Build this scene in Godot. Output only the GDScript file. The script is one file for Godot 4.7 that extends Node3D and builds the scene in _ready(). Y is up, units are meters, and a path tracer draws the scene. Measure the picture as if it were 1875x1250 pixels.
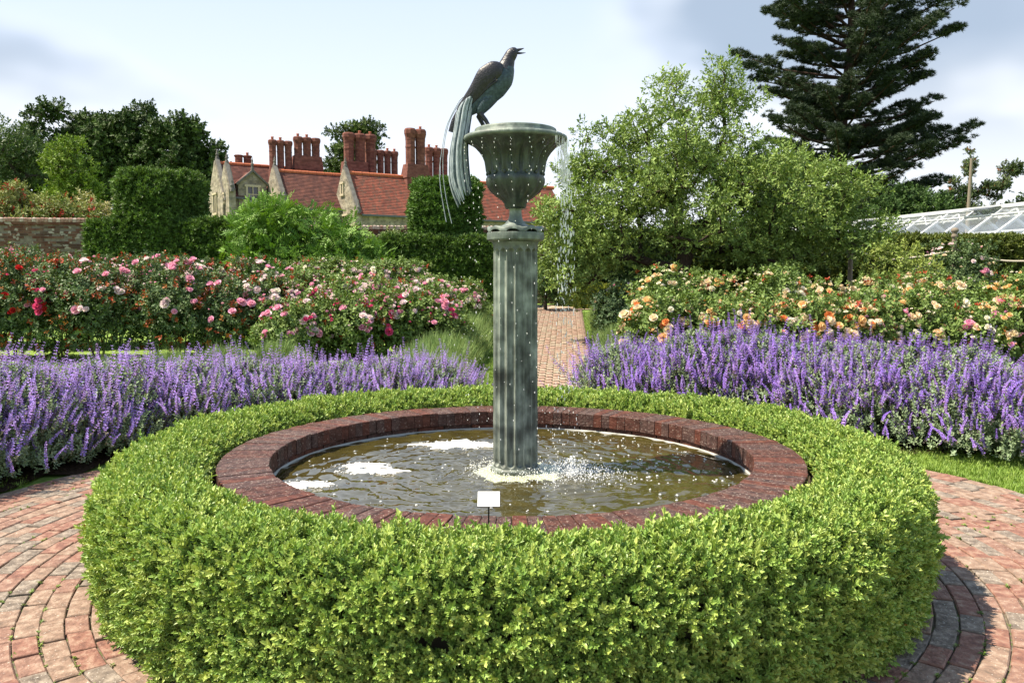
extends Node3D
# A walled rose garden: a bronze bird on an urn and a fluted column in a round brick pool, a ring of clipped box,
# brick paths, catmint and rose borders, yew topiary, a tiled manor house, a spreading fruit tree, a pine and a glasshouse.
# Metres, y up. The pool's centre is the origin; the eye stands 5.25 m in front of it, 1.75 m above the walk.

const PATH_LEAN := 0.066      # the straight path runs away from the pool, this much to the side per metre
const WATER_Y := 0.352
const LOW := -0.15            # the walk lies this far below the zero from which the fountain was measured
const WALK := 4.42            # outer radius of the circular walk
const COLUMN := Vector3(0.022, 0.0, 0.0)
# leaf tones as they grow, dealt out at random wherever on the plant a sprig sits
const BOX_TONES := [Color(0.205, 0.33, 0.070), Color(0.27, 0.395, 0.090), Color(0.335, 0.45, 0.108), Color(0.40, 0.495, 0.128)]
const MINT_TONES := [Color(0.205, 0.285, 0.15), Color(0.245, 0.325, 0.18), Color(0.295, 0.37, 0.23)]
var rng := RandomNumberGenerator.new()
var taken := {}
var M := {}                   # materials by name
var SP := {}                  # sprig meshes by name: arrays of variants


# ---------------------------------------------------------------- mesh building
class MB:
	var p := PackedVector3Array()
	var n := PackedVector3Array()
	var c := PackedColorArray()
	var tint := Color(1, 1, 1)
	var colored := false

	func tri(a: Vector3, b: Vector3, d: Vector3) -> void:
		var k := (b - a).cross(d - a).normalized()
		p.append(a); p.append(d); p.append(b)
		n.append(k); n.append(k); n.append(k)
		if colored:
			c.append(tint); c.append(tint); c.append(tint)

	func quad(a: Vector3, b: Vector3, d: Vector3, e: Vector3) -> void:
		tri(a, b, d)
		tri(a, d, e)

	func smooth(a: Vector3, na: Vector3, b: Vector3, nb: Vector3, d: Vector3, nd: Vector3) -> void:
		p.append(a); p.append(d); p.append(b)
		n.append(na); n.append(nd); n.append(nb)
		if colored:
			c.append(tint); c.append(tint); c.append(tint)

	# rows of points; the outside is (next row) x (next column)
	func grid(rows: Array, closed := true) -> void:
		var R := rows.size()
		var C: int = rows[0].size()
		var N := []
		for i in R:
			var up: PackedVector3Array = rows[mini(i + 1, R - 1)]
			var dn: PackedVector3Array = rows[maxi(i - 1, 0)]
			var me: PackedVector3Array = rows[i]
			var out := PackedVector3Array()
			for j in C:
				var a := (j + 1) % C if closed else mini(j + 1, C - 1)
				var b := (j + C - 1) % C if closed else maxi(j - 1, 0)
				var dv := up[j] - dn[j]
				var du := me[a] - me[b]
				if du.length_squared() < 1e-12:
					du = up[a] - up[b] + dn[a] - dn[b]
				out.append(dv.cross(du).normalized())
			N.append(out)
		for i in R - 1:
			var q: PackedVector3Array = rows[i]
			var r: PackedVector3Array = rows[i + 1]
			var nq: PackedVector3Array = N[i]
			var nr: PackedVector3Array = N[i + 1]
			for j in (C if closed else C - 1):
				var k := (j + 1) % C
				smooth(q[j], nq[j], r[j], nr[j], r[k], nr[k])
				smooth(q[j], nq[j], r[k], nr[k], q[k], nq[k])

	func lathe(prof: Array, seg: int, o := Vector3.ZERO) -> void:
		var rows := []
		for v in prof:
			var row := PackedVector3Array()
			for j in seg:
				var f := TAU * j / seg
				row.append(o + Vector3(v.x * cos(f), v.y, v.x * sin(f)))
			rows.append(row)
		grid(rows)

	func tube(pts: PackedVector3Array, rad: PackedFloat32Array, seg := 6) -> void:
		var rows := []
		var u := Vector3.RIGHT
		var last := Vector3.ZERO
		for i in pts.size():
			var t := (pts[mini(i + 1, pts.size() - 1)] - pts[maxi(i - 1, 0)]).normalized()
			if i == 0:
				u = t.cross(Vector3(0.31, 0.2, 0.93)).normalized()
			u = (u - t * u.dot(t)).normalized()
			var w := u.cross(t)
			var row := PackedVector3Array()
			for j in seg:
				var f := TAU * j / seg
				row.append(pts[i] + (u * cos(f) + w * sin(f)) * rad[i])
			rows.append(row)
			last = t
		grid(rows)
		var top: PackedVector3Array = rows[-1]
		var low: PackedVector3Array = rows[0]
		for j in range(1, seg - 1):
			tri(top[0], top[j + 1], top[j])
			tri(low[0], low[j], low[j + 1])

	# a loft of ellipses along a path in a vertical plane; side is across that plane
	func loft(pts: PackedVector3Array, ru: PackedFloat32Array, rw: PackedFloat32Array, side: Vector3, seg := 14) -> void:
		var rows := []
		for i in pts.size():
			var t := (pts[mini(i + 1, pts.size() - 1)] - pts[maxi(i - 1, 0)]).normalized()
			var u := t.cross(side).normalized()
			var w := u.cross(t)
			var row := PackedVector3Array()
			for j in seg:
				var f := TAU * j / seg
				row.append(pts[i] + u * cos(f) * ru[i] + w * sin(f) * rw[i])
			rows.append(row)
		grid(rows)
		var top: PackedVector3Array = rows[-1]
		var low: PackedVector3Array = rows[0]
		for j in range(1, seg - 1):
			tri(top[0], top[j + 1], top[j])
			tri(low[0], low[j], low[j + 1])

	# eight corners: low four (counter-clockwise from above) then high four
	func hexa(q: Array) -> void:
		quad(q[3], q[2], q[1], q[0])
		quad(q[4], q[5], q[6], q[7])
		for k in 4:
			var l := (k + 1) % 4
			quad(q[k], q[l], q[l + 4], q[k + 4])

	func box(lo: Vector3, hi: Vector3, t := Transform3D.IDENTITY) -> void:
		hexa([t * Vector3(lo.x, lo.y, hi.z), t * Vector3(hi.x, lo.y, hi.z), t * Vector3(hi.x, lo.y, lo.z), t * Vector3(lo.x, lo.y, lo.z),
			t * Vector3(lo.x, hi.y, hi.z), t * Vector3(hi.x, hi.y, hi.z), t * Vector3(hi.x, hi.y, lo.z), t * Vector3(lo.x, hi.y, lo.z)])

	# a block whose top edges are worn off; w0 is its width at -x, w1 at +x
	func brick(len: float, w0: float, w1: float, h: float, bev: float, t := Transform3D.IDENTITY) -> void:
		var a := len / 2
		var low := [Vector3(-a, -h, w0 / 2), Vector3(a, -h, w1 / 2), Vector3(a, -h, -w1 / 2), Vector3(-a, -h, -w0 / 2)]
		var mid := []
		var top := []
		for v in low:
			mid.append(t * Vector3(v.x, -bev, v.z))
			top.append(t * Vector3(v.x - signf(v.x) * bev, 0, v.z - signf(v.z) * bev))
		for k in 4:
			low[k] = t * low[k]
		quad(top[0], top[1], top[2], top[3])
		for k in 4:
			var l := (k + 1) % 4
			quad(low[k], low[l], mid[l], mid[k])
			quad(mid[k], mid[l], top[l], top[k])

	func mesh() -> ArrayMesh:
		var a := []
		a.resize(Mesh.ARRAY_MAX)
		a[Mesh.ARRAY_VERTEX] = p
		a[Mesh.ARRAY_NORMAL] = n
		if colored:
			a[Mesh.ARRAY_COLOR] = c
		var m := ArrayMesh.new()
		m.add_surface_from_arrays(Mesh.PRIMITIVE_TRIANGLES, a)
		return m


# many copies of one small mesh
class Cloud:
	var b := PackedFloat32Array()
	var count := 0

	func add(m: Basis, o: Vector3, k: Color) -> void:
		b.append_array(PackedFloat32Array([m.x.x, m.y.x, m.z.x, o.x, m.x.y, m.y.y, m.z.y, o.y, m.x.z, m.y.z, m.z.z, o.z, k.r, k.g, k.b, 1.0]))
		count += 1


func scatter(called: String, mesh: Mesh, cloud: Cloud, m: Material, parent: Node3D) -> void:
	if cloud.count == 0:
		return
	var mm := MultiMesh.new()
	mm.transform_format = MultiMesh.TRANSFORM_3D
	mm.use_colors = true
	mm.mesh = mesh
	mm.instance_count = cloud.count
	mm.buffer = cloud.b
	var o := MultiMeshInstance3D.new()
	o.name = called
	o.multimesh = mm
	o.material_override = m
	o.set_meta("kind", "stuff")
	parent.add_child(o, true)


func scatter_variants(called: String, kind: String, clouds: Array, m: Material, parent: Node3D) -> void:
	for k in clouds.size():
		scatter(called, SP[kind][k], clouds[k], m, parent)


func clouds_for(kind: String) -> Array:
	var a := []
	for k in SP[kind].size():
		a.append(Cloud.new())
	return a


# ---------------------------------------------------------------- scene tree
func numbered(called: String) -> String:
	var k: int = taken.get(called, 0)
	taken[called] = k + 1
	return called if k == 0 else "%s_%03d" % [called, k]


func obj(called: String, mesh: Mesh, m: Material, parent: Node3D, at := Transform3D.IDENTITY) -> MeshInstance3D:
	var o := MeshInstance3D.new()
	o.name = called
	o.mesh = mesh
	o.material_override = m
	o.transform = at
	parent.add_child(o, true)
	return o


func thing(called: String, label: String, category: String, at := Vector3.ZERO, group := "") -> Node3D:
	var o := Node3D.new()
	o.name = numbered(called)
	o.position = at
	o.set_meta("label", label)
	o.set_meta("category", category)
	if group:
		o.set_meta("group", group)
	add_child(o)
	return o


func struct(called: String, mesh: Mesh, m: Material, label := "", parent: Node3D = self) -> MeshInstance3D:
	var o := obj(numbered(called), mesh, m, parent)
	o.set_meta("kind", "structure")
	if label:
		o.set_meta("label", label)
	return o


# ---------------------------------------------------------------- materials
func lin(r: float, g: float, b: float) -> Color:
	return Color(r, g, b).linear_to_srgb()


func mat(called: String, color: Color, rough := 0.8, spec := 0.4) -> StandardMaterial3D:
	var m := StandardMaterial3D.new()
	m.resource_name = called
	m.albedo_color = color.linear_to_srgb()
	m.roughness = rough
	m.metallic_specular = spec
	M[called] = m
	return m


func leafmat(called: String, through := 0.7, rough := 0.5, spec := 0.4) -> StandardMaterial3D:
	var m := mat(called, Color(1, 1, 1), rough, spec)
	m.vertex_color_use_as_albedo = true
	m.backlight_enabled = true
	m.backlight = Color(through, through, through * 0.6)
	m.cull_mode = BaseMaterial3D.CULL_DISABLED
	return m


func noise(s: int, freq: float, kind := FastNoiseLite.TYPE_SIMPLEX_SMOOTH, oct := 4) -> FastNoiseLite:
	var f := FastNoiseLite.new()
	f.seed = s
	f.frequency = freq
	f.noise_type = kind
	f.fractal_octaves = oct
	return f


# a ramp of linear colours laid over tiling noise, with spots of another colour where a second noise is high
func tex(s: int, freq: float, ramp: Array, spot := Color(1, 1, 1), spot_from := 2.0, spot_freq := 0.03, size := 512) -> ImageTexture:
	var g := Gradient.new()
	g.offsets = PackedFloat32Array(ramp.map(func(e): return e[0]))
	g.colors = PackedColorArray(ramp.map(func(e): return e[1]))
	var a := noise(s, freq, FastNoiseLite.TYPE_SIMPLEX_SMOOTH, 5).get_seamless_image(size, size).get_data()
	var b := noise(s + 7, spot_freq, FastNoiseLite.TYPE_SIMPLEX_SMOOTH, 3).get_seamless_image(size, size).get_data()
	var lut := []
	var spl := spot.linear_to_srgb()
	for k in 256:
		lut.append(g.sample(k / 255.0).linear_to_srgb())
	var out := PackedByteArray()
	out.resize(size * size * 3)
	for k in size * size:
		var col: Color = lut[a[k]]
		var t := clampf((b[k] / 255.0 - spot_from) * 14.0, 0.0, 1.0)
		if t > 0.0:
			col = col.lerp(spl, t * 0.85)
		out[k * 3] = int(col.r * 255.0)
		out[k * 3 + 1] = int(col.g * 255.0)
		out[k * 3 + 2] = int(col.b * 255.0)
	return ImageTexture.create_from_image(Image.create_from_data(size, size, false, Image.FORMAT_RGB8, out))


func grey(s: int, freq: float, size := 512) -> ImageTexture:
	return ImageTexture.create_from_image(noise(s, freq, FastNoiseLite.TYPE_SIMPLEX_SMOOTH, 5).get_seamless_image(size, size))


func textured(called: String, t: Texture2D, scale: Vector3, rough := 0.85, relief: Texture2D = null, depth := 0.3, spec := 0.4, in_world := true) -> StandardMaterial3D:
	var m := mat(called, Color(1, 1, 1), rough, spec)
	m.albedo_texture = t
	m.uv1_triplanar = true
	m.uv1_world_triplanar = in_world
	m.uv1_scale = scale
	if relief:
		m.heightmap_enabled = true
		m.heightmap_texture = relief
		m.heightmap_scale = depth
	return m


# ---------------------------------------------------------------- the lie of the land
func land(x: float, z: float) -> float:
	var s := clampf(-z - 4.4, 0.0, 14.5)
	return LOW + 0.067 * (s - 0.6 * (1.0 - exp(-s / 0.6)))


func path_x(z: float) -> float:
	return COLUMN.x - PATH_LEAN * z


func rnd(a: float, b: float) -> float:
	return rng.randf_range(a, b)


func ball() -> Vector3:
	var z := rnd(-1, 1)
	var f := rnd(0, TAU)
	var r := sqrt(1 - z * z)
	return Vector3(r * cos(f), z, r * sin(f))


func aim(d: Vector3, s: float, turn := -1.0) -> Basis:
	var y := d.normalized()
	var x := y.cross(Vector3(0.21, 0.13, 0.97) if absf(y.z) < 0.9 else Vector3.RIGHT).normalized()
	var b := Basis(x, y, x.cross(y))
	return Basis(y, turn if turn >= 0.0 else rnd(0, TAU)) * b.scaled_local(Vector3(s, s, s))


# ---------------------------------------------------------------- leaves
func leaf(mb: MB, base: Vector3, dir: Vector3, side: Vector3, L: float, W: float, fold := 0.12, fine := true) -> void:
	var nrm := side.cross(dir).normalized()
	var tip := base + dir * L - nrm * L * 0.06
	if not fine:
		var r := base + dir * L * 0.45 + side * W * 0.5 + nrm * fold * W
		var l := base + dir * L * 0.45 - side * W * 0.5 + nrm * fold * W
		mb.tri(base, tip, r)
		mb.tri(base, l, tip)
		return
	var r1 := base + dir * L * 0.32 + side * W * 0.46 + nrm * fold * W
	var r2 := base + dir * L * 0.74 + side * W * 0.36 + nrm * fold * W
	var l1 := base + dir * L * 0.32 - side * W * 0.46 + nrm * fold * W
	var l2 := base + dir * L * 0.74 - side * W * 0.36 + nrm * fold * W
	mb.tri(base, r2, r1)
	mb.tri(base, tip, r2)
	mb.tri(base, l1, l2)
	mb.tri(base, l2, tip)


func sprig(s: int, leaves: int, stem: float, L: float, W: float, spread0: float, spread1: float, fine := true, bark := Color(0.5, 0.45, 0.25), vary := 0.22) -> ArrayMesh:
	var r := RandomNumberGenerator.new()
	r.seed = s
	var mb := MB.new()
	mb.colored = true
	for i in leaves:
		var t := (i + 0.6) / leaves
		var az := i * 2.4 + r.randf_range(-0.5, 0.5)
		var el := deg_to_rad(lerpf(spread0, spread1, t) + r.randf_range(-14, 14))
		var dir := Vector3(cos(az) * sin(el), cos(el), sin(az) * sin(el))
		var side := dir.cross(Vector3(r.randf_range(-0.3, 0.3), 1, r.randf_range(-0.3, 0.3))).normalized()
		var k := 1.0 + r.randf_range(-vary, vary)
		mb.tint = Color(k * r.randf_range(0.92, 1.08), k, k * r.randf_range(0.85, 1.1))
		var z := r.randf_range(0.75, 1.15)
		leaf(mb, Vector3(0, stem * t, 0), dir, side, L * z, W * z, 0.12, fine)
	mb.tint = bark
	var e := maxf(stem * 0.02, 0.0006)
	mb.tri(Vector3(-e, 0, 0), Vector3(e, 0, 0), Vector3(0, stem, 0))
	mb.tri(Vector3(0, 0, -e), Vector3(0, 0, e), Vector3(0, stem, 0))
	return mb.mesh()


# a feathered leaf: pairs of leaflets along a drooping stalk
func pinnate(s: int, pairs: int, stalk: float, L: float, W: float, droop: float) -> ArrayMesh:
	var r := RandomNumberGenerator.new()
	r.seed = s
	var mb := MB.new()
	mb.colored = true
	for i in pairs:
		var t := 0.25 + 0.75 * i / pairs
		var p := Vector3(0, stalk * t * cos(droop * t), stalk * t * sin(droop * t))
		for q in [-1.0, 1.0]:
			var dir := Vector3(q, 0.55, 0.35 + r.randf_range(-0.2, 0.2)).normalized()
			var side := dir.cross(Vector3(0.1, -0.4, 1)).normalized()
			var k := r.randf_range(0.8, 1.2)
			mb.tint = Color(k, k, k)
			leaf(mb, p, dir, side, L, W, 0.1, false)
	mb.tint = Color(1, 1, 1)
	var e := Vector3(0, stalk * cos(droop), stalk * sin(droop))
	leaf(mb, e, Vector3(0, cos(droop * 1.3), sin(droop * 1.3)), Vector3.RIGHT, L * 1.1, W, 0.1, false)
	mb.tri(Vector3(-stalk * 0.01, 0, 0), Vector3(stalk * 0.01, 0, 0), e)
	return mb.mesh()


# a spike of small lipped flowers in whorls
func flower_spike(s: int, whorls: int, length: float, stalk: float, size: float) -> ArrayMesh:
	var r := RandomNumberGenerator.new()
	r.seed = s
	var mb := MB.new()
	mb.colored = true
	var bend := r.randf_range(-0.03, 0.03)
	for i in whorls:
		var t := float(i) / (whorls - 1)
		var y := stalk + length * t * (1.25 - 0.25 * t)
		var rad := size * (1.0 - 0.5 * t) * r.randf_range(0.85, 1.15)
		for k in 6:
			var az := k * TAU / 6 + i * 0.6 + r.randf_range(-0.3, 0.3)
			var dir := Vector3(cos(az), r.randf_range(0.25, 0.9), sin(az)).normalized()
			var side := dir.cross(Vector3.UP).normalized()
			if r.randf() < 0.2:
				mb.tint = Color(1.3, 0.85, 0.85)
			else:
				var v := r.randf_range(0.75, 1.3)
				mb.tint = Color(v * r.randf_range(0.85, 1.25), v * r.randf_range(0.8, 1.1), v)
			leaf(mb, Vector3(bend * t * t * 2, y + r.randf_range(-0.004, 0.004), 0) + dir * rad * 0.25, dir, side, rad * 1.1, rad * 0.85, -0.2, false)
	mb.tint = Color(0.75, 1.1, 0.28)
	var e := 0.0022
	var q := Vector3(bend * 2, stalk + length, 0)
	mb.tri(Vector3(-e, 0, 0), Vector3(e, 0, 0), q)
	mb.tri(Vector3(0, 0, -e), Vector3(0, 0, e), q)
	for i in 4:
		var dir := Vector3(cos(i * 1.7), 0.5, sin(i * 1.7)).normalized()
		leaf(mb, Vector3(0, stalk * (0.15 + 0.2 * i), 0), dir, dir.cross(Vector3.UP).normalized(), 0.024, 0.014, 0.1, false)
	return mb.mesh()


func tuft(s: int, blades: int, h: float, w: float, lean: float) -> ArrayMesh:
	var r := RandomNumberGenerator.new()
	r.seed = s
	var mb := MB.new()
	mb.colored = true
	for i in blades:
		var az := r.randf_range(0, TAU)
		var d := Vector3(cos(az), 0, sin(az))
		var side := Vector3(-d.z, 0, d.x) * w * 0.5
		var o := Vector3(r.randf_range(-1, 1), 0, r.randf_range(-1, 1)) * h * 0.4
		var hh := h * r.randf_range(0.55, 1.1)
		var m := o + Vector3.UP * hh * 0.55 + d * hh * lean * 0.35
		var k := r.randf_range(0.75, 1.25)
		mb.tint = Color(k * r.randf_range(0.9, 1.15), k, k * 0.9)
		mb.quad(o - side, o + side, m + side * 0.8, m - side * 0.8)
		mb.tri(m - side * 0.8, m + side * 0.8, o + Vector3.UP * hh + d * hh * lean)
	return mb.mesh()


func needles(s: int, count: int, length: float) -> ArrayMesh:
	var r := RandomNumberGenerator.new()
	r.seed = s
	var mb := MB.new()
	mb.colored = true
	for i in count:
		var d := Vector3(r.randf_range(-1, 1), r.randf_range(-0.25, 1.0), r.randf_range(-1, 1)).normalized()
		var side := d.cross(Vector3(r.randf_range(-1, 1), r.randf_range(-1, 1), r.randf_range(-1, 1))).normalized() * length * 0.075
		var k := r.randf_range(0.7, 1.3)
		mb.tint = Color(k, k, k)
		var o := d * length * 0.1
		mb.tri(o - side, o + side, d * length)
	return mb.mesh()


# a full, cupped bloom: rings of petals
func bloom(s: int, rings: int) -> ArrayMesh:
	var r := RandomNumberGenerator.new()
	r.seed = s
	var mb := MB.new()
	mb.colored = true
	for q in rings:
		var t := float(q) / maxf(rings - 1, 1)
		var cnt := 7 - q
		for k in cnt:
			var az := TAU * k / cnt + q * 0.7 + r.randf_range(-0.2, 0.2)
			var out := Vector3(cos(az), 0, sin(az))
			var side := Vector3(-out.z, 0, out.x)
			var open := lerpf(0.95, 0.28, t)
			var v := r.randf_range(0.82, 1.12)
			mb.tint = Color(v, v * r.randf_range(0.9, 1.08), v * r.randf_range(0.88, 1.05))
			var b := out * 0.08
			var m := out * (0.1 + 0.30 * open) + Vector3.UP * lerpf(0.16, 0.3, t)
			var e := out * (0.08 + 0.46 * open) + Vector3.UP * lerpf(0.22, 0.52, t)
			var w := lerpf(0.3, 0.17, t)
			mb.quad(b - side * 0.06, b + side * 0.06, m + side * w, m - side * w)
			mb.quad(m - side * w, m + side * w, e + side * w * 0.75, e - side * w * 0.75)
	return mb.mesh()


# ---------------------------------------------------------------- sky
func sky_image() -> Image:
	var w := 1024
	var h := 512
	var im := Image.create(w, h, false, Image.FORMAT_RGBF)
	var f := noise(33, 0.9, FastNoiseLite.TYPE_SIMPLEX_SMOOTH, 5)
	var g := noise(44, 2.1, FastNoiseLite.TYPE_SIMPLEX_SMOOTH, 4)
	for y in h:
		var el := (0.5 - (y + 0.5) / h) * PI
		if el < -0.02:
			for x in w:
				im.set_pixel(x, y, Color(0.42, 0.43, 0.4))
			continue
		var se := sin(maxf(el, 0.0))
		var t := 1.0 - exp(-se * 3.4)
		var blue := Color(0.80, 0.82, 0.84).lerp(Color(0.20, 0.34, 0.58), t * t * 0.5 + t * 0.5)
		for x in w:
			var az := TAU * (x + 0.5) / w
			var d := Vector3(sin(az + 4.9) * cos(el), se, -cos(az + 4.9) * cos(el))
			var q := Vector3(d.x, 0, d.z) / (se + 0.28) * 0.62
			var a := f.get_noise_3d(q.x, q.z, 3.0)
			var b := g.get_noise_3d(q.x, q.z, 8.0)
			var cover := smoothstep(0.02, 0.5, a + 0.3 * b)
			var dark := smoothstep(-0.05, 0.5, a * 0.8 + 0.6 * b + se * 0.25)
			var cloud := Color(0.82, 0.83, 0.84).lerp(Color(0.29, 0.36, 0.46), dark * clampf(se * 4.0, 0.0, 1.0))
			im.set_pixel(x, y, blue.lerp(cloud, cover * clampf(0.25 + se * 4.0, 0.0, 0.95)))
	return im


# ---------------------------------------------------------------- a plant that fills round clumps: trees and loose shrubs
# blobs: [centre, radii, how many clumps]; clumps are joined to the trunk by limbs
func woody(o: Node3D, trunk: PackedVector3Array, trunk_r: float, blobs: Array, clump_r: float, per: int, kind: String, size: float, lo: Color, hi: Color, leaf_m: Material, bark: Material, part := "crown", up := 0.5, odd := Color(0, 0, 0), odd_share := 0.0) -> void:
	var pos := PackedVector3Array()
	var par := PackedInt32Array()
	for i in trunk.size():
		pos.append(trunk[i])
		par.append(i - 1)
	var first := maxi(1, trunk.size() - 3)
	var ends := []
	for b in blobs:
		var tries := 0
		var made := 0
		while made < int(b[2]) and tries < 4000:
			tries += 1
			var d := ball()
			var p: Vector3 = b[0] + d * b[1] * pow(rng.randf(), 0.4)
			var near := false
			for e in ends:
				if p.distance_squared_to(e) < clump_r * clump_r * 0.35:
					near = true
					break
			if near:
				continue
			ends.append(p)
			made += 1
	var top := trunk[-1]
	ends.sort_custom(func(a, b): return a.distance_squared_to(top) < b.distance_squared_to(top))
	var tips := PackedInt32Array()
	for e in ends:
		var best := first
		var dist := 1e9
		for k in range(first, pos.size()):
			var v: Vector3 = e - pos[k]
			var q := v.length_squared() + (4.0 if v.y < -0.2 else 0.0) * absf(v.y)
			if q < dist:
				dist = q
				best = k
		var a := pos[best]
		var w: float = a.distance_to(e)
		var m1: Vector3 = a.lerp(e, 0.4) + Vector3(rnd(-1, 1), rnd(-0.3, 1), rnd(-1, 1)) * w * 0.11
		var m2: Vector3 = a.lerp(e, 0.75) + Vector3(rnd(-1, 1), rnd(-0.5, 0.9), rnd(-1, 1)) * w * 0.1
		for s in [m1, m2, e]:
			pos.append(s)
			par.append(best)
			best = pos.size() - 1
		tips.append(best)
	var weight := PackedFloat32Array()
	weight.resize(pos.size())
	for t in tips:
		var k := t
		while k >= 0:
			weight[k] += 1.0
			k = par[k]
	var rad := PackedFloat32Array()
	for k in pos.size():
		rad.append(trunk_r * pow(maxf(weight[k], 0.4) / maxf(weight[0], 1.0), 0.5))
	var tb := MB.new()
	var lb := MB.new()
	var tr := PackedFloat32Array()
	for i in trunk.size():
		tr.append(trunk_r * lerpf(1.15, 0.75, float(i) / trunk.size()))
	tb.tube(trunk, tr, 9)
	for k in range(trunk.size(), pos.size()):
		var q := par[k]
		var r0 := minf(rad[q], trunk_r * 0.7)
		lb.tube(PackedVector3Array([pos[q], pos[k]]), PackedFloat32Array([lerpf(rad[k], r0, 0.6), rad[k]]), 5 if r0 > 0.02 else 3)
	obj("trunk", tb.mesh(), bark, o)
	if ends.size():
		obj("branch", lb.mesh(), bark, o).set_meta("kind", "stuff")
	var cl := clouds_for(kind)
	for e in ends:
		var shade := rnd(0.0, 1.0)
		for k in per:
			var d := ball() * pow(rng.randf(), 0.45) * clump_r
			d.y *= 0.75
			var dir := d.normalized() * 0.9 + Vector3.UP * up + ball() * 0.7
			var col := lo.lerp(hi, clampf(shade * 0.5 + rng.randf() * 0.6 - 0.05, 0, 1))
			if odd_share > 0.0 and rng.randf() < odd_share:
				col = odd
			cl[rng.randi() % cl.size()].add(aim(dir, size * rnd(0.7, 1.25)), e + d, col)
	scatter_variants(part, kind, cl, leaf_m, o)


# ---------------------------------------------------------------- clipped greenery: sprigs over a solid
func clip_box(o: Node3D, c: Vector3, half: Vector3, density: float, kind: String, size: float, lo: Color, hi: Color, leaf_m: Material, core: Material, rough := 0.06, yaw := 0.0, soften := 0.15) -> void:
	var B := Basis(Vector3.UP, yaw)
	var mb := MB.new()
	mb.box(-half + Vector3.ONE * size * 0.55, half - Vector3.ONE * size * 0.55, Transform3D(B, c))
	obj("twig_core", mb.mesh(), core, o)
	var nz := noise(5, 0.9, FastNoiseLite.TYPE_SIMPLEX_SMOOTH, 3)
	var cl := clouds_for(kind)
	var faces := [[Vector3.UP, Vector3.RIGHT, Vector3.BACK], [Vector3.BACK, Vector3.RIGHT, Vector3.UP], [Vector3.LEFT, Vector3.BACK, Vector3.UP], [Vector3.RIGHT, Vector3.BACK, Vector3.UP]]
	for f in faces:
		var nn: Vector3 = f[0]
		var a: float = absf(f[1].dot(half))
		var b: float = absf(f[2].dot(half))
		for k in int(4.0 * a * b * density):
			var p: Vector3 = nn * absf(nn.dot(half)) + f[1] * rnd(-a, a) + f[2] * rnd(-b, b)
			var edge := Vector3(clampf(absf(p.x) - half.x + soften, 0, 1), clampf(p.y - half.y + soften, 0, 1), clampf(absf(p.z) - half.z + soften, 0, 1)) / soften
			var soft := Vector3(signf(p.x) * edge.x, edge.y, signf(p.z) * edge.z)
			var n2 := (nn * 0.6 + soft * 0.6).normalized()
			var inset := 0.0
			if soft.length() > 1.0:
				inset = (soft.length() - 1.0) * soften
			var w := B * p + c
			var bump := nz.get_noise_3dv(w * 1.6) * rough
			w += B * n2 * (bump - inset - size * rnd(0.0, 0.6))
			var dir := B * n2 + Vector3.UP * 0.35 + ball() * 0.6
			cl[rng.randi() % cl.size()].add(aim(dir, size * rnd(0.75, 1.3)), w, lo.lerp(hi, rng.randf()))
	scatter_variants("foliage", kind, cl, leaf_m, o)


func clip_drum(o: Node3D, c: Vector3, r: float, h: float, density: float, kind: String, size: float, lo: Color, hi: Color, leaf_m: Material, core: Material, rough := 0.08) -> void:
	var mb := MB.new()
	var k0 := size * 0.5
	mb.lathe([Vector2(0.001, k0), Vector2(r - k0, k0), Vector2(r - k0, h - k0 * 2), Vector2(r - k0 * 3, h - k0), Vector2(0.001, h - k0)], 28, c)
	obj("twig_core", mb.mesh(), core, o)
	var nz := noise(9, 0.9, FastNoiseLite.TYPE_SIMPLEX_SMOOTH, 3)
	var cl := clouds_for(kind)
	var side := TAU * r * h
	var top := PI * r * r
	for k in int((side + top) * density):
		var f := rnd(0, TAU)
		var n2: Vector3
		var p: Vector3
		if rnd(0, side + top) < side:
			p = Vector3(r * cos(f), rnd(0, h), r * sin(f))
			n2 = Vector3(cos(f), 0.15, sin(f))
			var e := clampf((p.y - h + 0.3) / 0.3, 0, 1)
			n2 = (n2 + Vector3.UP * e).normalized()
			p -= Vector3(cos(f), 0, sin(f)) * e * e * 0.18
		else:
			var q := r * sqrt(rng.randf())
			p = Vector3(q * cos(f), h - 0.12 * pow(q / r, 6), q * sin(f))
			n2 = Vector3.UP
		var w := c + p
		w += n2 * (nz.get_noise_3dv(w * 1.5) * rough - size * rnd(0.0, 0.6))
		var dir := n2 + Vector3.UP * 0.35 + ball() * 0.6
		cl[rng.randi() % cl.size()].add(aim(dir, size * rnd(0.75, 1.3)), w, lo.lerp(hi, rng.randf()))
	scatter_variants("foliage", kind, cl, leaf_m, o)


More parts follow.
